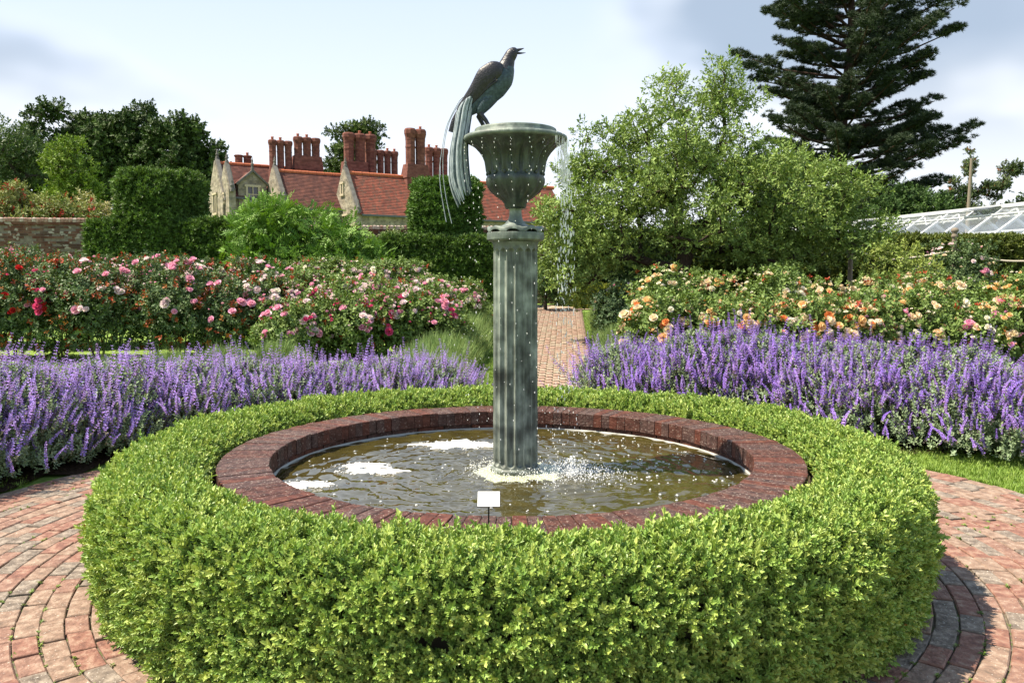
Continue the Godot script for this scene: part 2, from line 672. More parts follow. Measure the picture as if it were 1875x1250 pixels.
# ---------------------------------------------------------------- catmint and lavender
func catmint(x: float, z: float, r: float, h: float, label: String, group: String, petal_hue: Color) -> void:
	var o := thing("catmint_clump", label, "catmint", Vector3(x, land(x, z), z), group)
	var fol := clouds_for("mint_leaf")
	var spk := clouds_for("mint_spike")
	var wild := rnd(0.0, 9.0)
	for k in int(2600 * r * (r + h)):
		var f := rnd(0, TAU)
		var t := pow(rng.randf(), 0.75)
		var el := t * PI * 0.5
		var q := pow(rng.randf(), 0.35)
		var d := Vector3(cos(f) * cos(el), sin(el), sin(f) * cos(el))
		var p := Vector3(d.x * r, 0.03 + d.y * h * 0.80, d.z * r) * q
		fol[rng.randi() % fol.size()].add(aim(d * 0.6 + Vector3.UP * 0.8 + ball() * 0.5, rnd(0.8, 1.4)), p, MINT_TONES[rng.randi() % 3])
	for k in int(660 * r * (r + h)):
		var f := rnd(0, TAU)
		var el := asin(clampf(pow(rng.randf(), 0.62), 0.05, 1.0))
		if el < 0.42 and rng.randf() < 0.6:
			continue
		var d := Vector3(cos(f) * cos(el), sin(el), sin(f) * cos(el))
		var lump := 1.0 + 0.16 * sin(f * 3.0 + wild) * cos(el) + 0.10 * sin(f * 7.0 + wild * 2.0)
		var p := Vector3(d.x * r, 0.02 + d.y * h * 0.74, d.z * r) * rnd(0.74, 1.02) * lump
		var dir := d * 0.6 + Vector3.UP * 0.85 + ball() * 0.4
		var c := petal_hue.lerp(Color(0.46, 0.32, 0.66), rng.randf() * 0.6) * rnd(0.85, 1.2)
		spk[rng.randi() % spk.size()].add(aim(dir, rnd(0.65, 1.2) if rng.randf() > 0.06 else 1.55), p, c)
	scatter_variants("foliage", "mint_leaf", fol, M.grey_leaf, o)
	scatter_variants("flower_spike", "mint_spike", spk, M.petal_soft, o)


func lavender(x: float, z: float, r: float, h: float, label: String, group: String) -> void:
	var o := thing("lavender_bush", label, "lavender", Vector3(x, land(x, z), z), group)
	var cl := clouds_for("lavender_tuft")
	for k in 430:
		var f := rnd(0, TAU)
		var el := asin(pow(rng.randf(), 0.8))
		var d := Vector3(cos(f) * cos(el), sin(el), sin(f) * cos(el))
		var p := Vector3(d.x * r, d.y * h * 0.62, d.z * r) * rnd(0.75, 1.0)
		cl[rng.randi() % cl.size()].add(aim(d * 0.6 + Vector3.UP + ball() * 0.25, rnd(0.8, 1.25)), p, Color(0.16, 0.25, 0.08).lerp(Color(0.31, 0.41, 0.17), rng.randf()))
	scatter_variants("foliage", "lavender_tuft", cl, M.grey_leaf, o)


# ---------------------------------------------------------------- roses
func rose(x: float, z: float, r: float, h: float, called: String, label: String, group: String, petals: Array, blooms: int, green: Array, young := 0.0, size := 0.11, legs := 0.25) -> void:
	var o := thing(called, label, "rose bush", Vector3(x, land(x, z), z), group)
	for k in 6:
		var f := TAU * k / 6 + rnd(-0.4, 0.4)
		var mb := MB.new()
		var e := Vector3(cos(f) * r * rnd(0.3, 0.7), h * rnd(0.6, 0.8), sin(f) * r * rnd(0.3, 0.7))
		mb.tube(PackedVector3Array([Vector3(cos(f) * 0.06, -0.03, sin(f) * 0.06), e * 0.5 + Vector3(rnd(-0.05, 0.05), 0.05, 0), e]), PackedFloat32Array([0.012, 0.009, 0.005]), 5)
		obj("cane", mb.mesh(), M.cane, o)
	var cl := clouds_for("rose_leaf")
	var f0 := rnd(0, 6)
	for k in int(760 * (0.5 + r * h)):
		var d := ball()
		if d.y < -0.9:
			d.y = -d.y
		var q := pow(rng.randf(), 0.33)
		var p := Vector3(d.x * r, 0, d.z * r) * q
		p.y = lerpf(h * legs, h, 0.5 + 0.5 * d.y * q) + 0.12 * sin(f0 + p.x * 5.0) * d.y
		p += Vector3(sin(p.y * 9.0 + x * 7), 0, cos(p.y * 8.0 + z * 5)) * 0.06
		var col: Color = green[0].lerp(green[1], rng.randf())
		if young > 0.0 and q > 0.72 and rng.randf() < young * (1.6 if sin(p.x * 6.0 + x * 3.0) * sin(p.y * 5.0 + x) > 0.1 else 0.35):
			col = Color(0.34, 0.05, 0.02).lerp(Color(0.30, 0.13, 0.03), rng.randf())
		cl[rng.randi() % cl.size()].add(aim(d * 0.8 + Vector3.UP * 0.5 + ball() * 0.6, rnd(0.8, 1.3)), p, col)
	for k in int(10 + r * 14):     # long shoots above the bush
		var f := rnd(0, TAU)
		var q := r * sqrt(rng.randf()) * 0.9
		var b := Vector3(cos(f) * q, h * (0.92 + 0.08 * sqrt(maxf(0, 1 - pow(q / r, 2)))), sin(f) * q)
		for i in 3:
			var col: Color = green[0].lerp(green[1], rng.randf())
			if rng.randf() < young * 2.0:
				col = Color(0.38, 0.06, 0.025)
			cl[rng.randi() % cl.size()].add(aim(Vector3.UP * 0.7 + ball(), rnd(0.7, 1.1)), b + Vector3.UP * 0.05 * i, col)
	scatter_variants("foliage", "rose_leaf", cl, M.leaf, o)
	var sprays := []
	for k in 7:
		var e := ball()
		e.y = absf(e.y)
		sprays.append(e)
	for k in blooms:
		var d := ball()
		if rng.randf() < 0.7:
			d = sprays[rng.randi() % 7] + ball() * 0.28
		d.y = absf(d.y) * 0.9 + 0.1
		d.z += 0.25
		d = d.normalized()
		var p := Vector3(d.x * r, lerpf(h * 0.45, h * 1.01, clampf(d.y * 1.05, 0, 1)), d.z * r) * Vector3(1.02, 1.0, 1.02)
		if rng.randf() < 0.25:
			p.y = h * rnd(0.5, 0.95)
		var m: Material = petals[rng.randi() % petals.size()]
		var s := size * rnd(0.6, 1.2)
		for q in (1 if rng.randf() < 0.6 else 2):
			obj("bloom", SP.bloom[rng.randi() % 3], m, o, Transform3D(aim(d * 0.7 + Vector3.UP * 0.35 + Vector3(0, 0, 0.3) + ball() * 0.35, s), p + ball() * size * 0.7 * q))
	for k in int(blooms * 1.1):
		var d := ball()
		d.y = absf(d.y)
		var p := Vector3(d.x * r, lerpf(h * 0.6, h * 1.06, d.y), d.z * r)
		var m: Material = petals[rng.randi() % petals.size()]
		obj("bud", SP.bloom[3], m, o, Transform3D(aim(Vector3.UP + ball() * 0.5, size * rnd(0.3, 0.55)), p))


# ---------------------------------------------------------------- the fountain
func build_pool() -> void:
	var pool := thing("fountain_pool", "round raised brick pool with radial brick coping inside the clipped box ring", "fountain pool")
	var count := 138
	var step := TAU / count
	var shapes := []
	for v in 3:
		var mb := MB.new()
		mb.brick(0.298, 1.512 * step - 0.003, 1.810 * step - 0.0032, 0.105, 0.002 + 0.0015 * v)
		shapes.append(mb.mesh())
	for k in count:
		var a := k * step
		var t := Transform3D(Basis(Vector3.UP, -a), Vector3(cos(a), 0, sin(a)) * (1.661 + rnd(-0.004, 0.004)) + Vector3(0, 0.5 + rnd(-0.003, 0.002), 0))
		t.basis = t.basis * Basis(Vector3.RIGHT, rnd(-0.012, 0.012))
		obj("brick", shapes[k % 3], M["coping_%d" % [0, 0, 1, 1, 2][rng.randi() % 5]], pool, t)
	var low := 42
	var st := TAU / low
	var mb2 := MB.new()
	mb2.brick(0.09, 1.53 * st - 0.012, 1.62 * st - 0.012, 0.075, 0.004)
	var m2 := mb2.mesh()
	for k in low:
		var a := (k + 0.5) * st
		obj("brick", m2, M["coping_%d" % (rng.randi() % 3)], pool, Transform3D(Basis(Vector3.UP, -a), Vector3(cos(a), 0, sin(a)) * 1.572 + Vector3(0, 0.389, 0)))
	var core := MB.new()
	core.lathe([Vector2(1.79, -0.25), Vector2(1.79, 0.488), Vector2(1.528, 0.488), Vector2(1.545, 0.385), Vector2(1.545, 0.0)], 96)
	obj("mortar", core.mesh(), M.mortar_dark, pool)
	var floor := MB.new()
	floor.lathe([Vector2(1.6, 0.05), Vector2(0.001, 0.05)], 48)
	obj("pool_floor", floor.mesh(), M.mortar_dark, pool)

	# the water: rings spread from the column and from where the spout falls in
	var w := MB.new()
	var rows := []
	var nz := noise(3, 3.2, FastNoiseLite.TYPE_SIMPLEX_SMOOTH, 3)
	for i in 150:
		var r := lerpf(0.12, 1.53, float(i) / 149)
		var row := PackedVector3Array()
		for j in 260:
			var f := TAU * j / 260
			var p := Vector3(COLUMN.x + r * cos(f), 0, r * sin(f))
			if i == 149:
				p.x -= COLUMN.x
			var rc := r
			var rs := Vector2(p.x - 0.31, p.z - 0.1).length()
			var wob := nz.get_noise_2d(p.x * 1.2, p.z * 1.2)
			var h := 0.0036 * sin(rc * 48.0 + wob * 4.4) * exp(-rc * 0.75)
			h += 0.0036 * sin(rs * 56.0 + wob * 2.5) * exp(-rs * 0.95)
			h += 0.0085 * nz.get_noise_2d(p.x * 1.6 + 9, p.z * 1.6) + 0.0022 * nz.get_noise_2d(p.x * 7.0, p.z * 7.0 + 4)
			h += 0.008 * nz.get_noise_2d(p.x * 16.0, p.z * 16.0) * exp(-rs * 3.4)
			p.y = WATER_Y + h
			row.append(p)
		rows.append(row)
	rows.reverse()
	w.grid(rows)
	struct("water", w.mesh(), M.water, "murky olive pool water rippling round the column")

	# flat white floating islands, a foam line at the wall, bubbles
	for q in [[-0.98, -0.14, 0.14, 0.075, 5, "oval white patch floating just behind the longer patch on open water"], [-0.90, 0.02, 0.17, 0.06, 8, "long white patch floating in front of the oval patch on open water"], [-0.40, -0.84, 0.26, 0.12, 11, "largest white patch, near the far brick wall behind the column"], [-1.26, 0.36, 0.14, 0.07, 14, "white patch drifting against the pool wall in the shade"], [0.12, -0.95, 0.06, 0.05, 17, "smallest round white patch, beside the column near the far wall"]]:
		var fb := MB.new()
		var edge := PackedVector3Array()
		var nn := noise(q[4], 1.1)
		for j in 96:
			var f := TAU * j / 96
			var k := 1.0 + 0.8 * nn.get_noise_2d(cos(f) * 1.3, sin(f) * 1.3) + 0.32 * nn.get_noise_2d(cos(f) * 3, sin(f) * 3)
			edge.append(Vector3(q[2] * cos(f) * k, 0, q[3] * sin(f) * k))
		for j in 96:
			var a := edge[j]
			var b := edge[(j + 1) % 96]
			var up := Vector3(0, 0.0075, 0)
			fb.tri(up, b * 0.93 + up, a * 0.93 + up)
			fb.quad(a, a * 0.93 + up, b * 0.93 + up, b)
		var fo := thing("white_patch", q[5], "foam", Vector3(q[0], WATER_Y + 0.001, q[1]), "white patches floating on the pool")
		obj("foam", fb.mesh(), M.foam, fo)  # thin raised white island with an uneven outline
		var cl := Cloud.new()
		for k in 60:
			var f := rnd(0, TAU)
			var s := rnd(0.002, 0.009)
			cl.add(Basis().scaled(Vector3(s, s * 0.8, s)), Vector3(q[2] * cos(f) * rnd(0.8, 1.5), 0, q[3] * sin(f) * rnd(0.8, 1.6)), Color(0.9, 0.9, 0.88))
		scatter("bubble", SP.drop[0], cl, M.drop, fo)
	var line := MB.new()
	var lr := []
	var ln := noise(31, 2.0)
	for i in 3:
		var row := PackedVector3Array()
		for j in 300:
			var f := TAU * j / 300
			var wd := 0.006 + 0.022 * maxf(0.0, ln.get_noise_2d(cos(f) * 3, sin(f) * 3) + 0.25)
			row.append(Vector3(cos(f), 0, sin(f)) * (1.527 - wd * i * 0.5) + Vector3(0, WATER_Y + [0.009, 0.008, -0.004][i], 0))
		lr.append(row)
	lr.reverse()
	line.grid(lr)
	var fl := thing("foam_line", "thin pale scum line of foam where the water meets the bricks", "foam")
	obj("foam", line.mesh(), M.foam_grey, fl)
	var bub := Cloud.new()
	for k in 900:
		var p := Vector2(rnd(-1.45, 1.45), rnd(-1.45, 1.45))
		if p.length() > 1.46 or p.distance_to(Vector2(COLUMN.x, 0)) < 0.2:
			continue
		if rng.randf() > (0.9 if p.x > 0.3 and p.y < 0.4 else 0.28):
			continue
		var s := rnd(0.002, 0.0095)
		bub.add(Basis().scaled(Vector3(s, s * 0.7, s)), Vector3(p.x, WATER_Y + 0.001, p.y), Color(0.8, 0.82, 0.8))
	var bo := thing("water_bubble", "small bubbles scattered over the pool water", "bubbles")
	bo.set_meta("kind", "stuff")
	scatter("bubble", SP.drop[0], bub, M.drop, bo)


func flute_depth(f: float, y: float, y0: float, y1: float) -> float:
	var n := 16
	var u := absf(fposmod(f * n / TAU, 1.0) * 2.0 - 1.0) / 0.80
	var hw := 0.021
	var v := 0.0
	if y > y1 - hw:
		v = (y - (y1 - hw)) / hw
	if y < y0 + hw:
		v = ((y0 + hw) - y) / hw
	var k := 1.0 - u * u - v * v
	return 0.0225 * sqrt(k) if k > 0.0 else 0.0


func build_column() -> void:
	var o := thing("fluted_column", "fluted grey green bronze column standing in the middle of the pool", "column", COLUMN)
	var sh := MB.new()
	var ys := [0.38, 0.395, 0.40]
	for k in 6:
		ys.append(0.403 + 0.004 * k)
	for k in 12:
		ys.append(0.43 + 1.325 * k / 12.0)
	for k in 12:
		ys.append(1.757 + 0.0028 * k)
	ys.append_array([1.80, 1.815, 1.832])
	var rows := []
	for y in ys:
		var row := PackedVector3Array()
		var r := lerpf(0.1445, 0.1405, (y - 0.38) / 1.45)
		if y > 1.81:
			r += (y - 1.81) * 0.5
		for j in 288:
			var f := TAU * j / 288
			var q := r - flute_depth(f, y, 0.402, 1.788)
			row.append(Vector3(q * cos(f), y, q * sin(f)))
		rows.append(row)
	sh.grid(rows)
	obj("shaft", sh.mesh(), M.patina, o)
	var bs := MB.new()
	bs.lathe([Vector2(0.15, 0.05), Vector2(0.15, 0.356), Vector2(0.160, 0.362), Vector2(0.1655, 0.374), Vector2(0.162, 0.386), Vector2(0.150, 0.392), Vector2(0.12, 0.392)], 64)
	obj("base_ring", bs.mesh(), M.patina, o)
	var cp := MB.new()
	cp.lathe([Vector2(0.12, 1.832), Vector2(0.158, 1.834), Vector2(0.176, 1.843), Vector2(0.182, 1.848), Vector2(0.182, 1.888), Vector2(0.178, 1.891), Vector2(0.10, 1.891)], 72)
	var cap := obj("capital_plate", cp.mesh(), M.patina_pale, o)
	# a scalloped cover over the plate, open under each lobe
	var cv := MB.new()
	var lobes := 9
	var r0 := PackedVector3Array()
	var r1 := PackedVector3Array()
	var r2 := PackedVector3Array()
	var r3 := PackedVector3Array()
	for j in 216:
		var f := TAU * j / 216
		var u := fposmod(f * lobes / TAU + 0.12, 1.0) * 2.0 - 1.0
		var lobe := 0.5 + 0.5 * cos(PI * u)
		var gap := sqrt(maxf(0.0, 1.0 - pow(u / 0.62, 2)))
		var e := Vector3(cos(f), 0, sin(f))
		r0.append(e * 0.181 + Vector3.UP * (1.892 + 0.016 * gap))
		r1.append(e * 0.1825 + Vector3.UP * (1.912 + 0.012 * lobe))
		r2.append(e * 0.172 + Vector3.UP * (1.918 + 0.013 * lobe))
		r3.append(e * 0.09 + Vector3.UP * 1.926)
	cv.grid([r0, r1, r2, r3])
	obj("scalloped_cover", cv.mesh(), M.patina_pale, cap)

	var urn := thing("bronze_urn", "dark bronze urn with flared lip and water dripping round its rim", "urn", COLUMN + Vector3(0, 1.922, 0))
	var ft := MB.new()
	ft.lathe([Vector2(0.122, 0.0), Vector2(0.118, 0.006), Vector2(0.09, 0.012), Vector2(0.066, 0.027), Vector2(0.048, 0.048), Vector2(0.040, 0.075), Vector2(0.038, 0.105), Vector2(0.041, 0.117), Vector2(0.05, 0.121), Vector2(0.03, 0.123)], 48)
	obj("foot", ft.mesh(), M.patina_pale, urn)
	var prof := [Vector2(0.03, 0.118), Vector2(0.062, 0.121), Vector2(0.068, 0.133), Vector2(0.072, 0.152), Vector2(0.088, 0.172), Vector2(0.118, 0.195), Vector2(0.150, 0.222), Vector2(0.172, 0.252), Vector2(0.184, 0.284), Vector2(0.186, 0.306), Vector2(0.180, 0.322), Vector2(0.172, 0.331), Vector2(0.174, 0.339),
		Vector2(0.179, 0.352), Vector2(0.181, 0.384), Vector2(0.186, 0.414), Vector2(0.197, 0.442), Vector2(0.216, 0.47), Vector2(0.245, 0.497), Vector2(0.283, 0.521), Vector2(0.315, 0.537), Vector2(0.322, 0.541)]
	var bw := MB.new()
	rows = []
	for v in prof:
		var row := PackedVector3Array()
		for j in 192:
			var f := TAU * j / 192
			var r: float = v.x
			var s := absf(sin(f * 8.0))
			if v.y > 0.335 and v.y < 0.53:       # acanthus ribs up the flare
				r += (0.009 - 0.024 * pow(s, 3.0)) * smoothstep(0.335, 0.36, v.y) * (1.0 - smoothstep(0.47, 0.53, v.y)) + 0.002 * cos(f * 48.0)
			elif v.y > 0.16 and v.y < 0.32:
				r += 0.005 * cos(f * 16.0) * sin(PI * (v.y - 0.16) / 0.16)
			row.append(Vector3(r * cos(f), v.y, r * sin(f)))
		rows.append(row)
	bw.grid(rows)
	var bowl := obj("bowl", bw.mesh(), M.patina_dark, urn)
	var kb := MB.new()
	kb.lathe([Vector2(0.0005, -0.012), Vector2(0.006, -0.009), Vector2(0.0095, 0.0), Vector2(0.007, 0.008), Vector2(0.003, 0.018), Vector2(0.0005, 0.022)], 8)
	var km := kb.mesh()
	for k in 16:
		var f := TAU * (k + 0.0) / 16
		obj("knob", km, M.patina_dark, bowl, Transform3D(Basis(), Vector3(cos(f) * 0.179, 0.336, sin(f) * 0.179)))
	var rm := MB.new()
	rm.lathe([Vector2(0.30, 0.535), Vector2(0.318, 0.538), Vector2(0.326, 0.546), Vector2(0.3275, 0.556), Vector2(0.324, 0.566), Vector2(0.312, 0.572), Vector2(0.270, 0.577), Vector2(0.262, 0.580), Vector2(0.259, 0.600), Vector2(0.2575, 0.610), Vector2(0.252, 0.614), Vector2(0.001, 0.614)], 96)
	obj("rim", rm.mesh(), M.patina_pale, urn)


func curve(pts: Array, steps: int) -> PackedVector3Array:
	var c := Curve3D.new()
	for i in pts.size():
		var t: Vector3 = (pts[mini(i + 1, pts.size() - 1)] - pts[maxi(i - 1, 0)]) / 6.0
		c.add_point(pts[i], -t, t)
	var out := PackedVector3Array()
	for k in steps + 1:
		out.append(c.samplef(float(k) / steps * (pts.size() - 1)))
	return out


func spread(vals: Array, steps: int) -> PackedFloat32Array:
	var out := PackedFloat32Array()
	for k in steps + 1:
		var t := float(k) / steps * (vals.size() - 1)
		var i := mini(int(t), vals.size() - 2)
		out.append(lerpf(vals[i], vals[i + 1], t - i))
	return out


func v3(a: Array, z := 0.0) -> Array:
	return a.map(func(e): return Vector3(e[0], e[1], z + (e[2] if e.size() > 2 else 0.0)))


func build_bird() -> void:
	var base := Vector3(-0.16, 2.536, -0.05)
	var o := thing("bird_statue", "bronze statue of a long-tailed bird with open beak perched on the urn", "bird statue", base)
	var inv := Transform3D(Basis(), -base + Vector3(0, 0, -0.05))
	var side := Vector3(0, 0, 1)
	var fix := func(a: PackedVector3Array) -> PackedVector3Array: return inv * a
	var body := MB.new()
	var spine := curve(v3([[-0.285, 2.635], [-0.255, 2.668], [-0.215, 2.708], [-0.165, 2.758], [-0.112, 2.812], [-0.068, 2.866], [-0.044, 2.914], [-0.032, 2.952], [-0.018, 2.988], [-0.001, 3.015], [0.018, 3.03], [0.034, 3.036]]), 44)
	body.loft(fix.call(spine), spread([0.014, 0.034, 0.052, 0.071, 0.082, 0.079, 0.061, 0.046, 0.037, 0.036, 0.029, 0.014], 44), spread([0.014, 0.033, 0.048, 0.064, 0.074, 0.07, 0.054, 0.04, 0.032, 0.03, 0.024, 0.012], 44), side, 24)
	for s: float in [-1.0, 1.0]:      # thighs grow out of the body
		var th := curve(v3([[-0.135, 2.755, 0.024 * s], [-0.168, 2.712, 0.034 * s], [-0.198, 2.668, 0.034 * s], [-0.206, 2.64, 0.032 * s]]), 8)
		body.loft(fix.call(th), spread([0.05, 0.042, 0.028, 0.018], 8), spread([0.036, 0.032, 0.022, 0.016], 8), side, 10)
	var bd := obj("body", body.mesh(), M.bronze_blue, o)
	for s: float in [-1.0, 1.0]:
		var eye := MB.new()
		var c: Vector3 = inv * Vector3(0.012, 3.027, 0.0275 * s)
		eye.lathe([Vector2(0.0004, -0.005), Vector2(0.0045, -0.002), Vector2(0.0045, 0.002), Vector2(0.0004, 0.005)], 8, c)
		obj("eye", eye.mesh(), M.bronze_dark, bd)
	for q in [[[0.024, 3.036], [0.05, 3.043], [0.077, 3.051], 0.0125], [[0.024, 3.022], [0.052, 3.02], [0.087, 3.023], 0.0105]]:
		var bk := MB.new()
		bk.loft(fix.call(curve(v3([q[0], q[1], q[2]]), 6)), spread([q[3], q[3] * 0.62, 0.001], 6), spread([q[3] * 0.9, q[3] * 0.5, 0.001], 6), side, 10)
		obj("beak", bk.mesh(), M.bronze_dark, o)
	# hood: a darker cap over head and neck
	var hood := MB.new()
	hood.loft(fix.call(curve(v3([[-0.046, 2.915], [-0.032, 2.952], [-0.018, 2.988], [-0.001, 3.015], [0.018, 3.03], [0.032, 3.0355]]), 20)), spread([0.0625, 0.0478, 0.0388, 0.0378, 0.0306, 0.016], 20), spread([0.0555, 0.0417, 0.0337, 0.0317, 0.0256, 0.0135], 20), side, 24)
	obj("hood", hood.mesh(), M.bronze_dark, o)
	for s: float in [-1.0, 1.0]:
		var wing := MB.new()
		var wp := curve(v3([[-0.062, 2.932, 0.048 * s], [-0.098, 2.91, 0.062 * s], [-0.158, 2.862, 0.064 * s], [-0.215, 2.785, 0.05 * s], [-0.285, 2.715, 0.032 * s], [-0.345, 2.662, 0.02 * s]]), 20)
		wing.loft(fix.call(wp), spread([0.014, 0.055, 0.066, 0.054, 0.034, 0.008], 20), spread([0.014, 0.026, 0.027, 0.02, 0.013, 0.004], 20), side, 16)
		var wn := obj("wing", wing.mesh(), M.bronze_dark, o)
		for k in 6:        # long wing feathers laid along the lower edge
			var t := k / 5.0
			var fe := MB.new()
			var a := Vector3(lerpf(-0.13, -0.09, t), lerpf(2.89, 2.835, t), 0.086 * s)
			var b := Vector3(lerpf(-0.345, -0.30, t), lerpf(2.662, 2.672, t), 0.028 * s)
			var m := a.lerp(b, 0.5) + Vector3(0.006, 0.012, 0.006 * s)
			fe.loft(fix.call(curve([a, m, b], 8)), spread([0.004, 0.009, 0.003], 8), spread([0.002, 0.0035, 0.002], 8), side, 8)
			obj("feather", fe.mesh(), M.bronze_dark, wn)
	var left := curve(v3([[-0.318, 2.70], [-0.345, 2.652], [-0.362, 2.54], [-0.388, 2.40], [-0.394, 2.25], [-0.375, 2.152], [-0.343, 2.053]]), 24)
	var right := curve(v3([[-0.228, 2.76], [-0.245, 2.70], [-0.267, 2.594], [-0.286, 2.45], [-0.282, 2.323], [-0.270, 2.21], [-0.258, 2.145]]), 24)
	for k in 18:
		var t := k / 17.0
		var fe := MB.new()
		var pts := PackedVector3Array()
		var stop: int = [24, 24, 22, 24, 23, 20, 24, 22, 24, 21, 19, 23, 20, 24, 22, 24, 23, 24][k]
		for i in stop + 1:
			var p := left[i].lerp(right[i], t)
			p.z = 0.045 * sin(PI * t) * (1.0 - 0.3 * i / 24.0) + 0.006 * ((k % 3) - 1) + 0.02
			pts.append(p)
		var half := PackedFloat32Array()
		var thin := PackedFloat32Array()
		for i in stop + 1:
			var e := float(i) / stop
			half.append(lerpf(0.006, 0.0112, minf(1.0, e * 2.0)) * (1.0 if e < 0.85 else lerpf(1.0, 0.15, (e - 0.85) / 0.15)))
			thin.append(lerpf(0.004, 0.008, sin(PI * e)) * (1.0 if e < 0.9 else 0.6))
		fe.loft(fix.call(pts), half, thin, side, 7)
		obj("tail_feather", fe.mesh(), M.bronze_pale if k % 4 != 1 else M.bronze_blue, o)
	var shrt := MB.new()
	shrt.loft(fix.call(curve(v3([[-0.33, 2.68], [-0.366, 2.60], [-0.388, 2.53]]), 8)), spread([0.012, 0.02, 0.018], 8), spread([0.008, 0.008, 0.004], 8), side, 8)
	obj("tail_feather", shrt.mesh(), M.bronze_dark, o)
	for w in [[[-0.300, 2.755], [-0.335, 2.723], [-0.386, 2.635], [-0.420, 2.554], [-0.446, 2.425], [-0.463, 2.289], [-0.458, 2.186], [-0.441, 2.07], [-0.422, 1.963]], [[-0.315, 2.735], [-0.352, 2.682], [-0.404, 2.581], [-0.436, 2.425], [-0.441, 2.275], [-0.428, 2.152], [-0.408, 2.045], [-0.387, 1.953]]]:
		var wr := MB.new()
		wr.tube(fix.call(curve(v3(w), 30)), spread([0.0025, 0.0021, 0.0028], 30), 6)
		obj("wire_feather", wr.mesh(), M.bronze_pale, o)
	for s: float in [-1.0, 1.0]:
		var lg := MB.new()
		var dx: float = 0.012 + 0.014 * s
		lg.tube(fix.call(PackedVector3Array([Vector3(-0.2, 2.655, 0.033 * s), Vector3(-0.212 + dx * 0.6, 2.632, 0.034 * s), Vector3(-0.192 + dx, 2.597, 0.036 * s), Vector3(-0.166 + dx, 2.549, 0.038 * s)])), PackedFloat32Array([0.018, 0.017, 0.0135, 0.012]), 9)
		var leg := obj("leg", lg.mesh(), M.bronze_dark, o)
		for tz in [-0.45, 0.0, 0.45, PI]:
			var toe := MB.new()
			var a := Vector3(-0.166 + dx, 2.548, 0.038 * s)
			var d := Vector3(cos(tz), 0, sin(tz)) * 0.05
			toe.tube(fix.call(PackedVector3Array([a, a + d * 0.5 + Vector3(0, 0.002, 0), a + d + Vector3(0, -0.006, 0)])), PackedFloat32Array([0.010, 0.008, 0.002]), 6)
			obj("toe", toe.mesh(), M.bronze_dark, leg)


